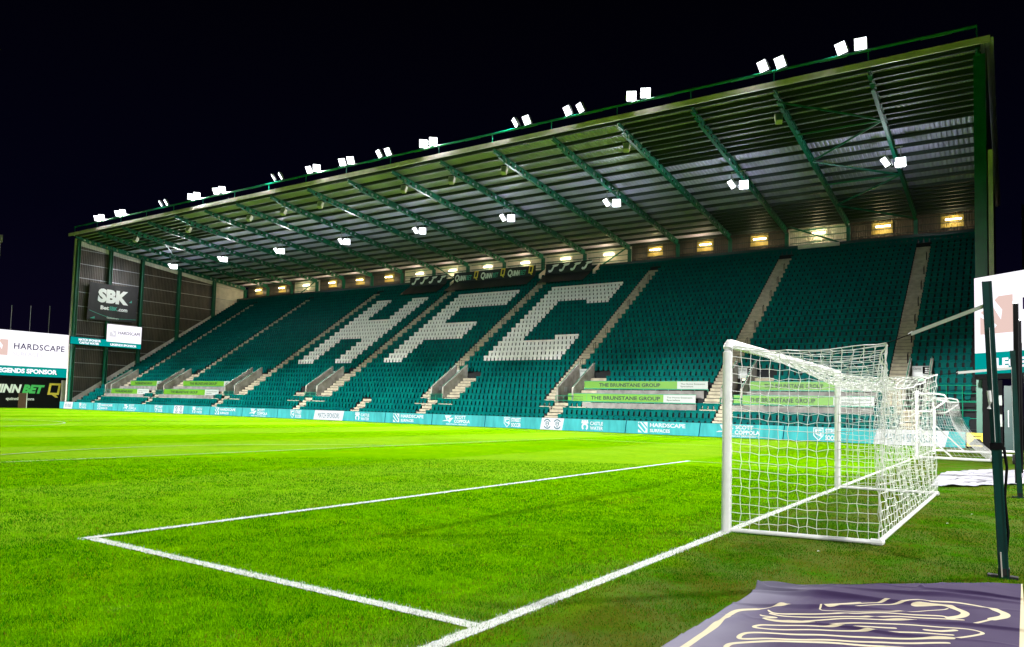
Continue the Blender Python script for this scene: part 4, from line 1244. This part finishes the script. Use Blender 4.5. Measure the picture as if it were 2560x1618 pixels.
for k in range(14):
    f = lambda u: 12.45-.75*math.sin(min(u, .6)/.6*math.pi/2)+ (0 if u < .6 else (u-.6)*.3)
    u0, u1 = k/14, (k+1)/14
    s.poly([(XG+.08, 37.6+u0*6, f(u0)), (XG+.08, 37.6+u1*6, f(u1)), (XG+.08, 37.6+u1*6, f(u1)+.05), (XG+.08, 37.6+u0*6, f(u0)+.05)], 2)
o = s.build('wall_banner', [M['banner_black'], M['letter_grey'], M['letter_teal']])
tag(o, 'black banner reading SBK and BetSBK.com on the brown far side wall', 'banner')
# ratchet ties at the corners of the banner
# far stand corner at the left edge of the view
e = empty('neighbouring_stand', (-110, 30, 0), 'cream roof edge of the neighbouring stand at the left border', 'grandstand')
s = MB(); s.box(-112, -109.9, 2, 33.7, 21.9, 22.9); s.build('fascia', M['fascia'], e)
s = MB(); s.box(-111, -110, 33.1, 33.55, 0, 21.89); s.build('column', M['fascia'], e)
e = empty('neighbouring_stand', (20, 50, 0), 'grey roof edge of the end stand at the right border', 'grandstand')
s = MB(); s.box(4.02, 30, 60, 61, 0, 18.6); s.build('side_wall', M['brown'], e)
s = MB(); s.box(3.95, 4.01, 59.9, 61, 0, 18.7); s.build('fascia', M['metal'], e)

# ================================================================== GOAL
goal = empty('football_goal', (0, 3.72, 0), 'white football goal with square post, deep net and ground frame, nearest the camera', 'goal')
def rpost(mb, p, q, r=.06, n=14):
    mb.tube([p, q], r, n)
s = MB(); s.tube([(0, 0, 0), (0, 0, 1.2), (0, 0, 2.38), (0, .008, 2.43), (0, .035, 2.475), (0, .08, 2.5), (0, .14, 2.503)], .0605, 18)
s.build('post', M['post'], goal, smooth=False)
s = MB(); s.tube([(0, 7.44, 0), (0, 7.44, 2.49)], .06, 16); s.build('post', M['post'], goal)
s = MB(); s.tube([(0, .13, 2.503), (0, 3, 2.5), (0, 7.44, 2.5), (0, 7.5, 2.5)], .062, 18); s.build('crossbar', M['post'], goal)
s = MB(); s.tube([(.05, .02, .03), (1.78, .3, .035)], .03, 10); s.tube([(1.8, .3, .035), (1.87, 7.62, .035)], .03, 10); s.tube([(1.87, 7.64, .035), (.05, 7.46, .03)], .03, 10)
for p in ((1.8, .3), (1.87, 7.64)): s.tube([(p[0]-.09, p[1], .035), (p[0]+.02, p[1], .035), (p[0]+.02, p[1]+.09*(1 if p[1] < 3 else -1), .035)], .042, 10)
s.build('ground_frame', M['post'], goal)

# net: sheets of knotted cord
CR = .0039
def rope(mb, pts, r=CR): mb.tube(pts, r, 4, caps=False)
nz = lambda a, b, c=0: math.sin(a*12.9+b*7.3+c)*.5+math.sin(a*5.1-b*9.7+c*2)*.5
def topback(v):      # v 0..1 along the back, corners held up by straps, rope sagging between
    sgn = 1-abs(2*v-1)**1.7
    return Vector((1.9-.28*sgn+.06*nz(v*3, 1), 0+7.44*v, 2.45-.42*sgn))
def cross(v): return Vector((.03, 7.44*v, 2.46))
def botback(v): return Vector((1.81+.07*v, .32+7.33*v, .05))
net = MB()
NV, NT, NB = 58, 15, 21
# top
def top_pt(i, j):
    u, v = i/NT, j/NV
    p = cross(v).lerp(topback(v), u)
    p.z -= .20*math.sin(math.pi*u)*(0.35+.65*math.sin(math.pi*v))+.015*nz(i, j)
    p.y += .03*nz(i*.7, j*.9, 1)+ .045*math.sin(i*1.9+j)*math.sin(math.pi*u)
    p.x += .02*nz(i, j, 2)
    return p
for i in range(NT+1): rope(net, [top_pt(i, j) for j in range(NV+1)])
for j in range(NV+1): rope(net, [top_pt(i, j) for i in range(NT+1)])
# back: hangs in folds
def back_pt(i, j):
    u, v = i/NB, j/NV
    p = topback(v).lerp(botback(v), u)
    amp = math.sin(math.pi*min(1, u*1.05))
    p.x += (-.05*amp+.055*amp*math.sin(v*61+u*3)+.02*nz(i*.6, j*.5))*1.0
    p.y += .045*amp*math.sin(v*47+u*5.0)+.025*nz(i*1.1, j*.8, 1)*amp
    p.z += .02*nz(i*.5, j*1.1, 3)*amp
    return p
for i in range(NB+1): rope(net, [back_pt(i, j) for j in range(NV+1)])
for j in range(NV+1): rope(net, [back_pt(i, j) for i in range(NB+1)])
# sides
def side(vfix, ns=15):
    y0, y1 = (0, .32) if vfix == 0 else (7.44, 7.65)
    def pt(i, j):
        u, t = i/ns, j/NB
        A = Vector((.06+(.0 if i else 0), y0, 2.45)); B = topback(vfix); C = Vector((.07, y0, .05)); D = Vector((1.8 if vfix == 0 else 1.87, y1, .05))
        tp = A.lerp(B, u); tp.z -= .10*math.sin(math.pi*u)
        bt = C.lerp(D, u)
        p = tp.lerp(bt, t)
        am = math.sin(math.pi*u)*.9+.15; 
        p.z += (.012*math.sin(i*3.1+j*.7)+.014*nz(i*.9, j*.4))*am-.012
        p.x += (.014*nz(j*.8, i*.5, 2)-.035*math.sin(math.pi*t)*u)*1.0
        p.y += .03*nz(i*.4, j*.5, 4)*am
        return p
    for i in range(ns+1): rope(net, [pt(i, j) for j in range(NB+1)])
    for j in range(NB+1): rope(net, [pt(i, j) for i in range(ns+1)])
side(0); side(1)
for k in range(NV+1): pass
rope(net, [topback(v)+Vector((0, 0, .004)) for v in np.linspace(0, 1, 40)], .008)
rope(net, [top_pt(i, 0) for i in range(NT+1)], .007); rope(net, [top_pt(i, NV) for i in range(NT+1)], .007)
rope(net, [back_pt(i, 0) for i in range(NB+1)], .007); rope(net, [back_pt(i, NV) for i in range(NB+1)], .007)
# clips on the frame
for v in np.linspace(.015, .985, 50):
    p = cross(v); net.tube([p+Vector((-.02, 0, -.03)), p+Vector((.035, .01, .02)), p+Vector((.02, .02, .06))], .005, 4)
net.build('net', M['cord'], goal)

# net support poles and straps -------------------------------------------
def pole(name, base, top, w_, label, grp=None, mats='green_dk', strap=None, foot=True):
    e = empty(name, base, label, 'pole', grp)
    s = MB()
    b, t = Vector(base), Vector(top)
    a = Vector((1, 0, 0))
    s.beam(b, t, w_, w_*.9)
    for k in (-1, 1): s.beam(b+Vector((k*w_*.34, -w_*.47, 0)), t+Vector((k*w_*.34, -w_*.47, 0)), w_*.22, w_*.1)
    s.build('shaft', M[mats], e)
    if foot:
        s = MB(); s.box(b.x-.14, b.x+.12, b.y-.04, b.y+.05, 0.0, .025); s.box(b.x-.05, b.x+.05, b.y-.055, b.y+.055, .03, .1)
        s.build('base_plate', M['rubber'], e)
    return e
p1 = pole('net_support_pole', (3.1, -.86, 0), (2.98, -.86, 2.98), .098, 'dark green net support pole nearest the camera, leaning, strapped to the goal', 'net support poles')
s = MB(); s.beam((3.085, -.918, .02), (3.075, -.918, .26), .05, .012); s.build('bare_patch', M['cream'], p1)
s = MB(); s.beam((3.05, -.86, 1.27), (3.047, -.86, 1.34), .118, .115); s.tube([(3.11, -.87, 1.3), (3.135, -.88, 1.1), (3.115, -.87, .8), (3.14, -.87, .45), (3.12, -.87, .2)], .014, 6)
s.build('tie_strap', M['black'], p1)
p2 = pole('net_support_pole', (3.3, 8.31, 0), (3.2, 8.31, 2.98), .105, 'dark green net support pole by the white mat, strapped to the far net corner', 'net support poles')
def strap(a, b, m, parent, w_=.02, name='strap', r=.006):
    s = MB()
    a, b = Vector(a), Vector(b)
    mid = a.lerp(b, .28)
    s.tube([a, mid], r, 5)
    s.build('hook_cord', M['black'], parent)
    s = MB(); s.beam(mid, b, .005, w_, up=(0, 0, 1)); s.tube([mid-Vector((.03, 0, 0)), mid+Vector((.01, .02, .03)), mid+Vector((.03, 0, .01))], .006, 5)
    s.build(name, M['webbing'], parent)
strap(topback(0), (2.95, -.8, 2.74), 0, p1, .04)
strap(topback(1), (3.18, 8.25, 2.62), 0, p2, .05)
s = MB(); s.beam((3.0, -.93, 2.5), (3.04, -.93, 1.35), .035, .004); s.tube([(2.99, -.94, 1.86), (3.0, -.95, 1.75), (2.99, -.94, 1.68)], .02, 6); s.build('loose_strap', M['webbing'], p1)
s = MB(); s.beam((3.18, 8.22, 2.6), (3.2, 8.22, .9), .05, .004); s.build('loose_strap', M['webbing'], p2)
for k, (x, y, zt_, nm) in enumerate(((3.28, 12, 4.42, 'tallest'), (3.37, 16, 4.45, 'second tallest'), (3.44, 22, 4.3, 'farthest'))):
    e = empty('catch_net_pole', (x, y, 0), '%s of the black catch net poles at the right border' % nm, 'pole', 'catch net poles behind the goal')
    s = MB(); s.tube([(x, y, 0), (x, y, zt_)], .06, 8); s.build('shaft', M['black'], e)
    s = MB(); s.box(x-.065, x+.065, y-.065, y+.065, zt_, zt_+.05); s.build('cap', M['metal'], e)
# black netting bag hanging at the far right
e = empty('folded_net_bag', (3.75, 14, 0), 'dark speckled folded catch net hanging at the right border', 'net')
s = MB()
for q in range(10):
    z0, z1 = 3.3*q/10, 3.3*(q+1)/10
    w0 = .16+.02*math.sin(q*1.7); w1 = .16+.02*math.sin((q+1)*1.7)
    s.prism([(3.62-w0, 14, z0), (3.62+w0, 14, z0), (3.62+w1, 14, z1), (3.62-w1, 14, z1)], (0, .2, 0))
s.build('net_cloth', mat('dark_net_cloth', (0.03, 0.03, 0.04), 0.9, col2=(0.004, 0.004, 0.006), scale=30), e)

# ------------------------------------------------------------------ portable goal beyond
pg = empty('portable_goal', (1.2, 25, 0), 'portable white training goal with curved top frame and sloping net, beyond the near goal', 'goal')
ya_, yb_ = 21.35, 28.7
for y in (ya_, yb_):
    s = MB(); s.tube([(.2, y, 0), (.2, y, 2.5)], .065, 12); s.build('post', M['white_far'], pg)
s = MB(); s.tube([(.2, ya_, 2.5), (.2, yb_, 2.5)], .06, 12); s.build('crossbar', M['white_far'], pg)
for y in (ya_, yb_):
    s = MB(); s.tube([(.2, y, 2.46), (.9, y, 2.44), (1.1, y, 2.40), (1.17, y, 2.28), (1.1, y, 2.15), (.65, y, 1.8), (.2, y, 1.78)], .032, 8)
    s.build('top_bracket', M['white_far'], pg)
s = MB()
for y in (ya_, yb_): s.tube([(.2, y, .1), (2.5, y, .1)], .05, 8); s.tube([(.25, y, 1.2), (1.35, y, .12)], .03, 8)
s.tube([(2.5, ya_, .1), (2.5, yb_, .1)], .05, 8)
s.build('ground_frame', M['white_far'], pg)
pn = MB()
def ptop(v): return Vector((1.17, ya_+(yb_-ya_)*v, 2.3-.12*math.sin(math.pi*v)))
def pbot(v): return Vector((2.48, ya_+(yb_-ya_)*v, .1))
n1, n2 = 36, 18
def ppt(i, j):
    u, v = i/n2, j/n1
    p = ptop(v).lerp(pbot(v), u); p.x -= .42*math.sin(math.pi*u)*.8; p.z -= .1*math.sin(math.pi*u); p.y += .03*nz(i*.3, j*.4)
    return p
for i in range(n2+1): rope(pn, [ppt(i, j) for j in range(n1+1)], .0028)
for j in range(n1+1): rope(pn, [ppt(i, j) for i in range(n2+1)], .0028)
for y, sg in ((ya_, 0), (yb_, 1)):
    def spt(i, j):
        u, t = i/14, j/18
        A = Vector((.25, y, 2.4)); B = Vector((1.15, y, 2.28)); C = Vector((.25, y, .1)); D = Vector((2.45, y, .1))
        tp = A.lerp(B, u); bt = C.lerp(D, u); p = tp.lerp(bt, t); p.x -= .3*math.sin(math.pi*t)*u; p.y += .05*nz(i*.4, j*.4)
        return p
    for i in range(15): rope(pn, [spt(i, j) for j in range(19)], .003)
    for j in range(19): rope(pn, [spt(i, j) for i in range(15)], .003)
for j in range(0, n1+1, 2):
    v = j/n1; A = Vector((.22, ya_+(yb_-ya_)*v, 2.46)); B = ptop(v); rope(pn, [A, A.lerp(B, .5)-Vector((0, 0, .06)), B], .006)
for i in range(6):
    rope(pn, [Vector((.22, ya_+(yb_-ya_)*v, 2.46)).lerp(ptop(v), i/5)-Vector((0, 0, .06*math.sin(math.pi*i/5))) for v in np.linspace(0, 1, 40)], .006)
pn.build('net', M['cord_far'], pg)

# trolley with wheels by the portable goal
e = empty('goal_trolley', (2.95, 22.4, 0), 'low trolley with white bars and small black wheels beside the portable goal', 'trolley')
s = MB(); s.tube([(2.6, 21.7, .3), (3.35, 21.7, .3)], .04, 8); s.tube([(2.6, 25.5, .3), (3.35, 25.5, .3)], .04, 8); s.tube([(2.7, 21.7, .3), (2.7, 25.5, .3)], .04, 8); s.build('chassis', M['white'], e)
for x, y in ((2.72, 21.6), (3.22, 21.6), (2.82, 25.6), (3.3, 25.6)):
    s = MB(); s.tube([(x-.05, y, .17), (x+.05, y, .17)], .17, 16, 0); wl = s.build('wheel', M['rubber'], e)
    s = MB(); s.tube([(x-.056, y, .17), (x+.056, y, .17)], .07, 10, 0); s.build('rim', M['metal'], wl)
s = MB(); s.box(2.62, 2.85, 22.6, 22.9, .3, .62); s.build('box', M['door_brown'], e)

# green locker and black pads under the right screen
e = empty('storage_locker', (2.95, 33, 0), 'tall narrow green metal locker under the right screen', 'locker')
s = MB(); s.box(2.85, 3.28, 33.0, 33.5, .05, 3.2); s.build('body', M['green_dk'], e)
s = MB(); s.box(3.0, 3.04, 32.94, 32.99, 1.2, 2.0); s.build('handle', M['metal'], e)
e = empty('padded_panel', (2.2, 33.4, 0), 'black padded panel with white blocks under the right screen', 'panel')
s = MB(); s.box(1.93, 2.78, 33.6, 33.75, 0, 3.5, 0); s.box(2.45, 2.76, 33.57, 33.595, 2.25, 2.75, 1); s.box(2.45, 2.76, 33.57, 33.595, 1.2, 1.8, 1)
s.build('panel', [M['black'], M['board_white']], e)

# ------------------------------------------------------------------ mats on the grass
def painted_sheet(name, poly_, z0, strokes, colA, colB, ink, step, amp, label, cat, thick=.012, wrinkle=None, shade=None):
    """flexible sheet with its own outline; printed strokes are a stored paint mask"""
    P_ = np.array(poly_); x0, y0 = P_.min(0)-step; x1, y1 = P_.max(0)+step
    nx, ny = int((x1-x0)/step)+1, int((y1-y0)/step)+1
    X, Y = np.meshgrid(x0+np.arange(nx)*step, y0+np.arange(ny)*step, indexing='ij')
    def inside(px, py):
        c = np.zeros(px.shape, bool); j = len(P_)-1
        for i in range(len(P_)):
            xi, yi = P_[i]; xj, yj = P_[j]
            t = ((yi > py) != (yj > py)) & (px < (xj-xi)*(py-yi)/(yj-yi+1e-12)+xi)
            c ^= t; j = i
        return c
    ins = inside(X, Y)
    D = np.full(X.shape, 9.0)
    for pts, wd in strokes:
        for (ax, ay), (bx, by) in zip(pts, pts[1:]):
            dx, dy = bx-ax, by-ay; L2 = dx*dx+dy*dy+1e-9
            t = np.clip(((X-ax)*dx+(Y-ay)*dy)/L2, 0, 1)
            D = np.minimum(D, np.hypot(X-ax-t*dx, Y-ay-t*dy)/wd)
    Z = z0+amp*(np.sin(X*3.1+Y*5.3)+np.sin(X*7.9-Y*2.3+1)+.5*np.sin(X*13+Y*9)+.8*np.abs(np.sin(X*2.2+Y*6.1)))
    if wrinkle is not None: Z = Z+wrinkle(X, Y)
    idx = -np.ones(X.shape, int)
    cell = ins[:-1, :-1] & ins[1:, :-1] & ins[1:, 1:] & ins[:-1, 1:]
    use = np.zeros(X.shape, bool); use[:-1, :-1] |= cell; use[1:, :-1] |= cell; use[1:, 1:] |= cell; use[:-1, 1:] |= cell
    idx[use] = np.arange(use.sum())
    v = np.stack([X[use], Y[use], Z[use]], 1)
    I, J = np.nonzero(cell)
    f = np.stack([idx[I, J], idx[I+1, J], idx[I+1, J+1], idx[I, J+1]], 1)
    me = bpy.data.meshes.new(name); me.from_pydata(v.tolist(), [], f.tolist())
    at = me.attributes.new('paint', 'FLOAT', 'POINT'); at.data.foreach_set('value', np.clip(2-D[use], 0, 2).astype(np.float32))
    me.polygons.foreach_set('use_smooth', [True]*len(me.polygons))
    m = bpy.data.materials.new(name+'_print'); m.use_nodes = True
    nt = m.node_tree; b = nt.nodes['Principled BSDF']; b.inputs['Roughness'].default_value = .8; b.inputs['Specular IOR Level'].default_value = .2
    a = nt.nodes.new('ShaderNodeAttribute'); a.attribute_name = 'paint'
    r = nt.nodes.new('ShaderNodeMapRange'); r.inputs[1].default_value = .93; r.inputs[2].default_value = 1.07
    nt.links.new(a.outputs['Fac'], r.inputs[0])
    g = nt.nodes.new('ShaderNodeNewGeometry'); n = nt.nodes.new('ShaderNodeTexNoise'); n.inputs['Scale'].default_value = .7; n.inputs['Detail'].default_value = 5
    nt.links.new(g.outputs['Position'], n.inputs['Vector'])
    sp = nt.nodes.new('ShaderNodeSeparateXYZ'); nt.links.new(g.outputs['Position'], sp.inputs[0])
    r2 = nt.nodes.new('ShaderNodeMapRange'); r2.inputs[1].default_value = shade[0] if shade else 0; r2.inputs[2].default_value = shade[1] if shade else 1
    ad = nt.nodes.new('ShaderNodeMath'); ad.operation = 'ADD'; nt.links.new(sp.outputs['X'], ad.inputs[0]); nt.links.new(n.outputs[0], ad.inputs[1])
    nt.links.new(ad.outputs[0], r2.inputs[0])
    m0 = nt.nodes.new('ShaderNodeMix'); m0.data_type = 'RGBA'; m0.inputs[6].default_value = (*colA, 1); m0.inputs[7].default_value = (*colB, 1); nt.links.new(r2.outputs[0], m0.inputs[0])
    m1 = nt.nodes.new('ShaderNodeMix'); m1.data_type = 'RGBA'; m1.inputs[7].default_value = (*ink, 1); nt.links.new(m0.outputs[2], m1.inputs[6]); nt.links.new(r.outputs[0], m1.inputs[0])
    nt.links.new(m1.outputs[2], b.inputs['Base Color'])
    me.materials.append(m)
    o = bpy.data.objects.new(name, me); COL.objects.link(o)
    sd = o.modifiers.new('thickness', 'SOLIDIFY'); sd.thickness = thick; sd.offset = -1
    return tag(o, label, cat)
ST = {
'a': ([(1.36, -5.3), (1.36, -4.86), (1.36, -4.65), (1.37, -4.35), (1.36, -4.07), (1.38, -3.89), (1.48, -3.73)], .035),
'a2': ([(1.48, -3.73), (1.62, -3.54), (1.77, -3.37), (1.93, -3.19), (2.11, -2.97)], .018),
'b': ([(1.87, -3.31), (1.94, -3.19), (2.09, -3.04), (2.26, -2.84), (2.42, -2.66), (2.51, -2.56), (2.6, -2.55)], .016),
'b2': ([(2.6, -2.55), (2.76, -2.47), (2.93, -2.46), (3.05, -2.51)], .03), 'b3': ([(3.05, -2.51), (3.12, -2.62), (3.11, -2.75), (3.04, -2.88)], .05), 'b4': ([(3.04, -2.88), (2.97, -3.0), (2.88, -3.14)], .02),
'c': ([(1.88, -3.3), (1.94, -3.31), (2.11, -3.12), (2.28, -2.92), (2.49, -2.72), (2.67, -2.65), (2.76, -2.65)], .016),
'c3': ([(2.5, -2.8), (2.67, -2.67), (2.76, -2.67), (2.85, -2.77), (2.84, -2.89), (2.76, -3.02)], .045),
'c4': ([(2.76, -3.02), (2.69, -3.0), (2.47, -3.14), (2.25, -3.28), (2.04, -3.46), (1.83, -3.61), (1.66, -3.74), (1.58, -3.75)], .022),
'c2': ([(1.88, -3.33), (1.89, -3.42), (1.97, -3.41), (2.25, -3.23), (2.46, -3.05), (2.68, -2.81), (2.73, -2.72)], .01),
'd': ([(1.6, -3.79), (1.7, -3.79), (1.85, -3.7), (2.06, -3.56), (2.27, -3.41), (2.48, -3.23), (2.7, -3.09), (2.85, -3.01)], .02),
'e': ([(1.56, -3.9), (1.66, -3.87), (1.6, -3.95), (1.63, -3.99), (1.78, -3.93), (1.92, -3.76), (2.07, -3.62), (2.28, -3.48), (2.5, -3.35), (2.83, -3.11)], .02),
'f': ([(1.63, -3.99), (1.74, -3.96), (1.94, -3.85), (2.2, -3.67), (2.4, -3.53), (2.61, -3.41), (2.77, -3.34), (2.91, -3.3), (2.99, -3.35), (2.95, -3.46), (2.84, -3.61)], .02),
'g': ([(2.45, -3.62), (2.21, -3.76), (1.96, -3.93), (1.7, -4.1), (1.62, -4.17), (1.61, -4.25), (1.73, -4.21), (1.93, -4.08), (2.23, -3.87), (2.53, -3.68), (2.81, -3.54)], .022),
'i': ([(2.82, -3.66), (2.55, -3.84), (2.25, -4.02), (1.96, -4.21), (1.77, -4.31), (1.6, -4.42), (1.6, -4.56), (1.75, -4.48), (1.89, -4.4), (2.13, -4.23), (2.43, -4.03), (2.8, -3.8)], .026),
'j': ([(2.64, -3.52), (2.73, -3.48), (2.82, -3.39)], .03),
'k': ([(1.58, -4.8), (1.6, -4.68), (1.8, -4.52), (2.2, -4.26), (2.8, -3.95)], .028), 'l': ([(1.58, -5.1), (1.62, -4.95), (2.2, -4.5), (2.8, -4.12)], .028),
'edge': ([(3.255, -1.15), (3.225, -3.5), (3.2, -5.6)], .022)}
def smooth(pts, m=6):
    out = []
    for i in range(len(pts)-1):
        p0, p1, p2, p3 = [np.array(pts[min(max(j, 0), len(pts)-1)]) for j in (i-1, i, i+1, i+2)]
        for k in range(m):
            t = k/m
            out.append(tuple(.5*((2*p1)+(-p0+p2)*t+(2*p0-5*p1+4*p2-p3)*t*t+(-p0+3*p1-3*p2+p3)*t**3)))
    return out+[pts[-1]]
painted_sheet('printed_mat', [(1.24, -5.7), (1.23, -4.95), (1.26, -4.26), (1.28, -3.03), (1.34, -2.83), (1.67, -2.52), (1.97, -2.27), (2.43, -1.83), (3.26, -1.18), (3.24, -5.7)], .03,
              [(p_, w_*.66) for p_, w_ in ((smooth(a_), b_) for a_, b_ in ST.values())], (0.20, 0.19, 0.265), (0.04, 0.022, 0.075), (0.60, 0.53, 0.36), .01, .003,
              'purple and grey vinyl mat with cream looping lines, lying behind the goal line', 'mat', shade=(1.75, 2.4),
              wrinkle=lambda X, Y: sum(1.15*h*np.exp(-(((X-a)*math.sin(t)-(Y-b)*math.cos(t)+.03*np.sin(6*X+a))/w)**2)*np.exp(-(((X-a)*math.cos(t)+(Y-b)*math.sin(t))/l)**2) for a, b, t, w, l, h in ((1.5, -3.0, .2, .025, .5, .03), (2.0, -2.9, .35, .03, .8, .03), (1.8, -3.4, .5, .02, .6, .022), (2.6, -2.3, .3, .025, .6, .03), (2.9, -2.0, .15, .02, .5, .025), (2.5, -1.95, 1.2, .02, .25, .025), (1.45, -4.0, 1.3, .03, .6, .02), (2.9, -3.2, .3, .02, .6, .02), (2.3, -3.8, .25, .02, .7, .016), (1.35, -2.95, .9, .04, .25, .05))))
rs = random.Random(3)
wst = []
for k in range(26):
    y = 10.6+k*.19+rs.uniform(-.05, .05); x = 1.9+rs.uniform(-.1, .3); l = rs.uniform(.15, .9)
    wst.append(([(x, y), (x+l*.5, y+rs.uniform(-.08, .12)), (x+l, y+rs.uniform(-.05, .3))], rs.uniform(.012, .03)))
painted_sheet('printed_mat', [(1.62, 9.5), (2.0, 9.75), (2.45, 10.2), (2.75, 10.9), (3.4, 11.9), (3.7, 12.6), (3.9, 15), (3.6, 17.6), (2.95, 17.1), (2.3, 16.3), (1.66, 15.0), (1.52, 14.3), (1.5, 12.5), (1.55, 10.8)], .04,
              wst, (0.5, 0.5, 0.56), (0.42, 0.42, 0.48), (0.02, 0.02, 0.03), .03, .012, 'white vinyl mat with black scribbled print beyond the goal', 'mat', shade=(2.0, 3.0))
# corner of the white mat folded under
# paper scraps
for k, (x, y) in enumerate(((2.35, 2.9), (2.6, 4.4), (1.3, -.75))):
    s = MB(); s.poly([(x, y, .02), (x+.03, y+.01, .03), (x+.03, y+.03, .02), (x+.01, y+.03, .03)]); s.poly([(x+.01, y+.01, .035), (x+.03, y+.01, .031), (x+.03, y+.03, .022)])
    tag(s.build('paper_scrap', M['white']), 'tiny white scrap of paper on the grass behind the goal line', 'litter', 'paper scraps on the grass')

# ================================================================== floodlights of the other stands (out of view, bare spots without fittings)
opp = bpy.data.lights.new('opposite_stand_beam', 'SPOT'); opp.energy = OPP_W; opp.spot_size = math.radians(40); opp.spot_blend = 1.0; opp.shadow_soft_size = .5; opp.color = (1, .99, .96)
def spot(name, data, loc, target):
    o = bpy.data.objects.new(name, data); COL.objects.link(o)
    o.location = loc
    o.rotation_euler = (Vector(target)-Vector(loc)).to_track_quat('-Z', 'Y').to_euler()
for x in np.linspace(-88, -10, 7):
    spot('opposite_beam', opp, (x, -33, 21), (x, 20, 0))
lng = bpy.data.lights.new('added_front_row_beam', 'SPOT'); lng.energy = LONG_W; lng.spot_size = math.radians(13); lng.spot_blend = 1.0; lng.shadow_soft_size = .5; lng.color = (1, .99, .96)  # added unseen spots that brighten the front seat rows
for x in np.linspace(-98, 2, 11):
    spot('added_front_row_beam', lng, (x*.9-5, -33, 21), (x, 36.6, .6))
end = bpy.data.lights.new('end_stand_beam', 'SPOT'); end.energy = END_W; end.spot_size = math.radians(70); end.spot_blend = .8; end.shadow_soft_size = .35; end.color = (1, .99, .95)
spot('end_beam', end, (22.7, 23.5, 21), (-9, -1, 0))
end2 = end.copy(); end2.energy = 34000
spot('end_beam', end2, (24, -14, 21), (-14, 6, 0))
gl = bpy.data.lights.new('added_goal_beam', 'SPOT'); gl.energy = 19000; gl.spot_size = math.radians(26); gl.spot_blend = .9; gl.shadow_soft_size = .5  # added unseen spot, brightens the camera side of the near goal
spot('added_goal_beam', gl, (9, -33, 21), (1.2, 3, 1.2))
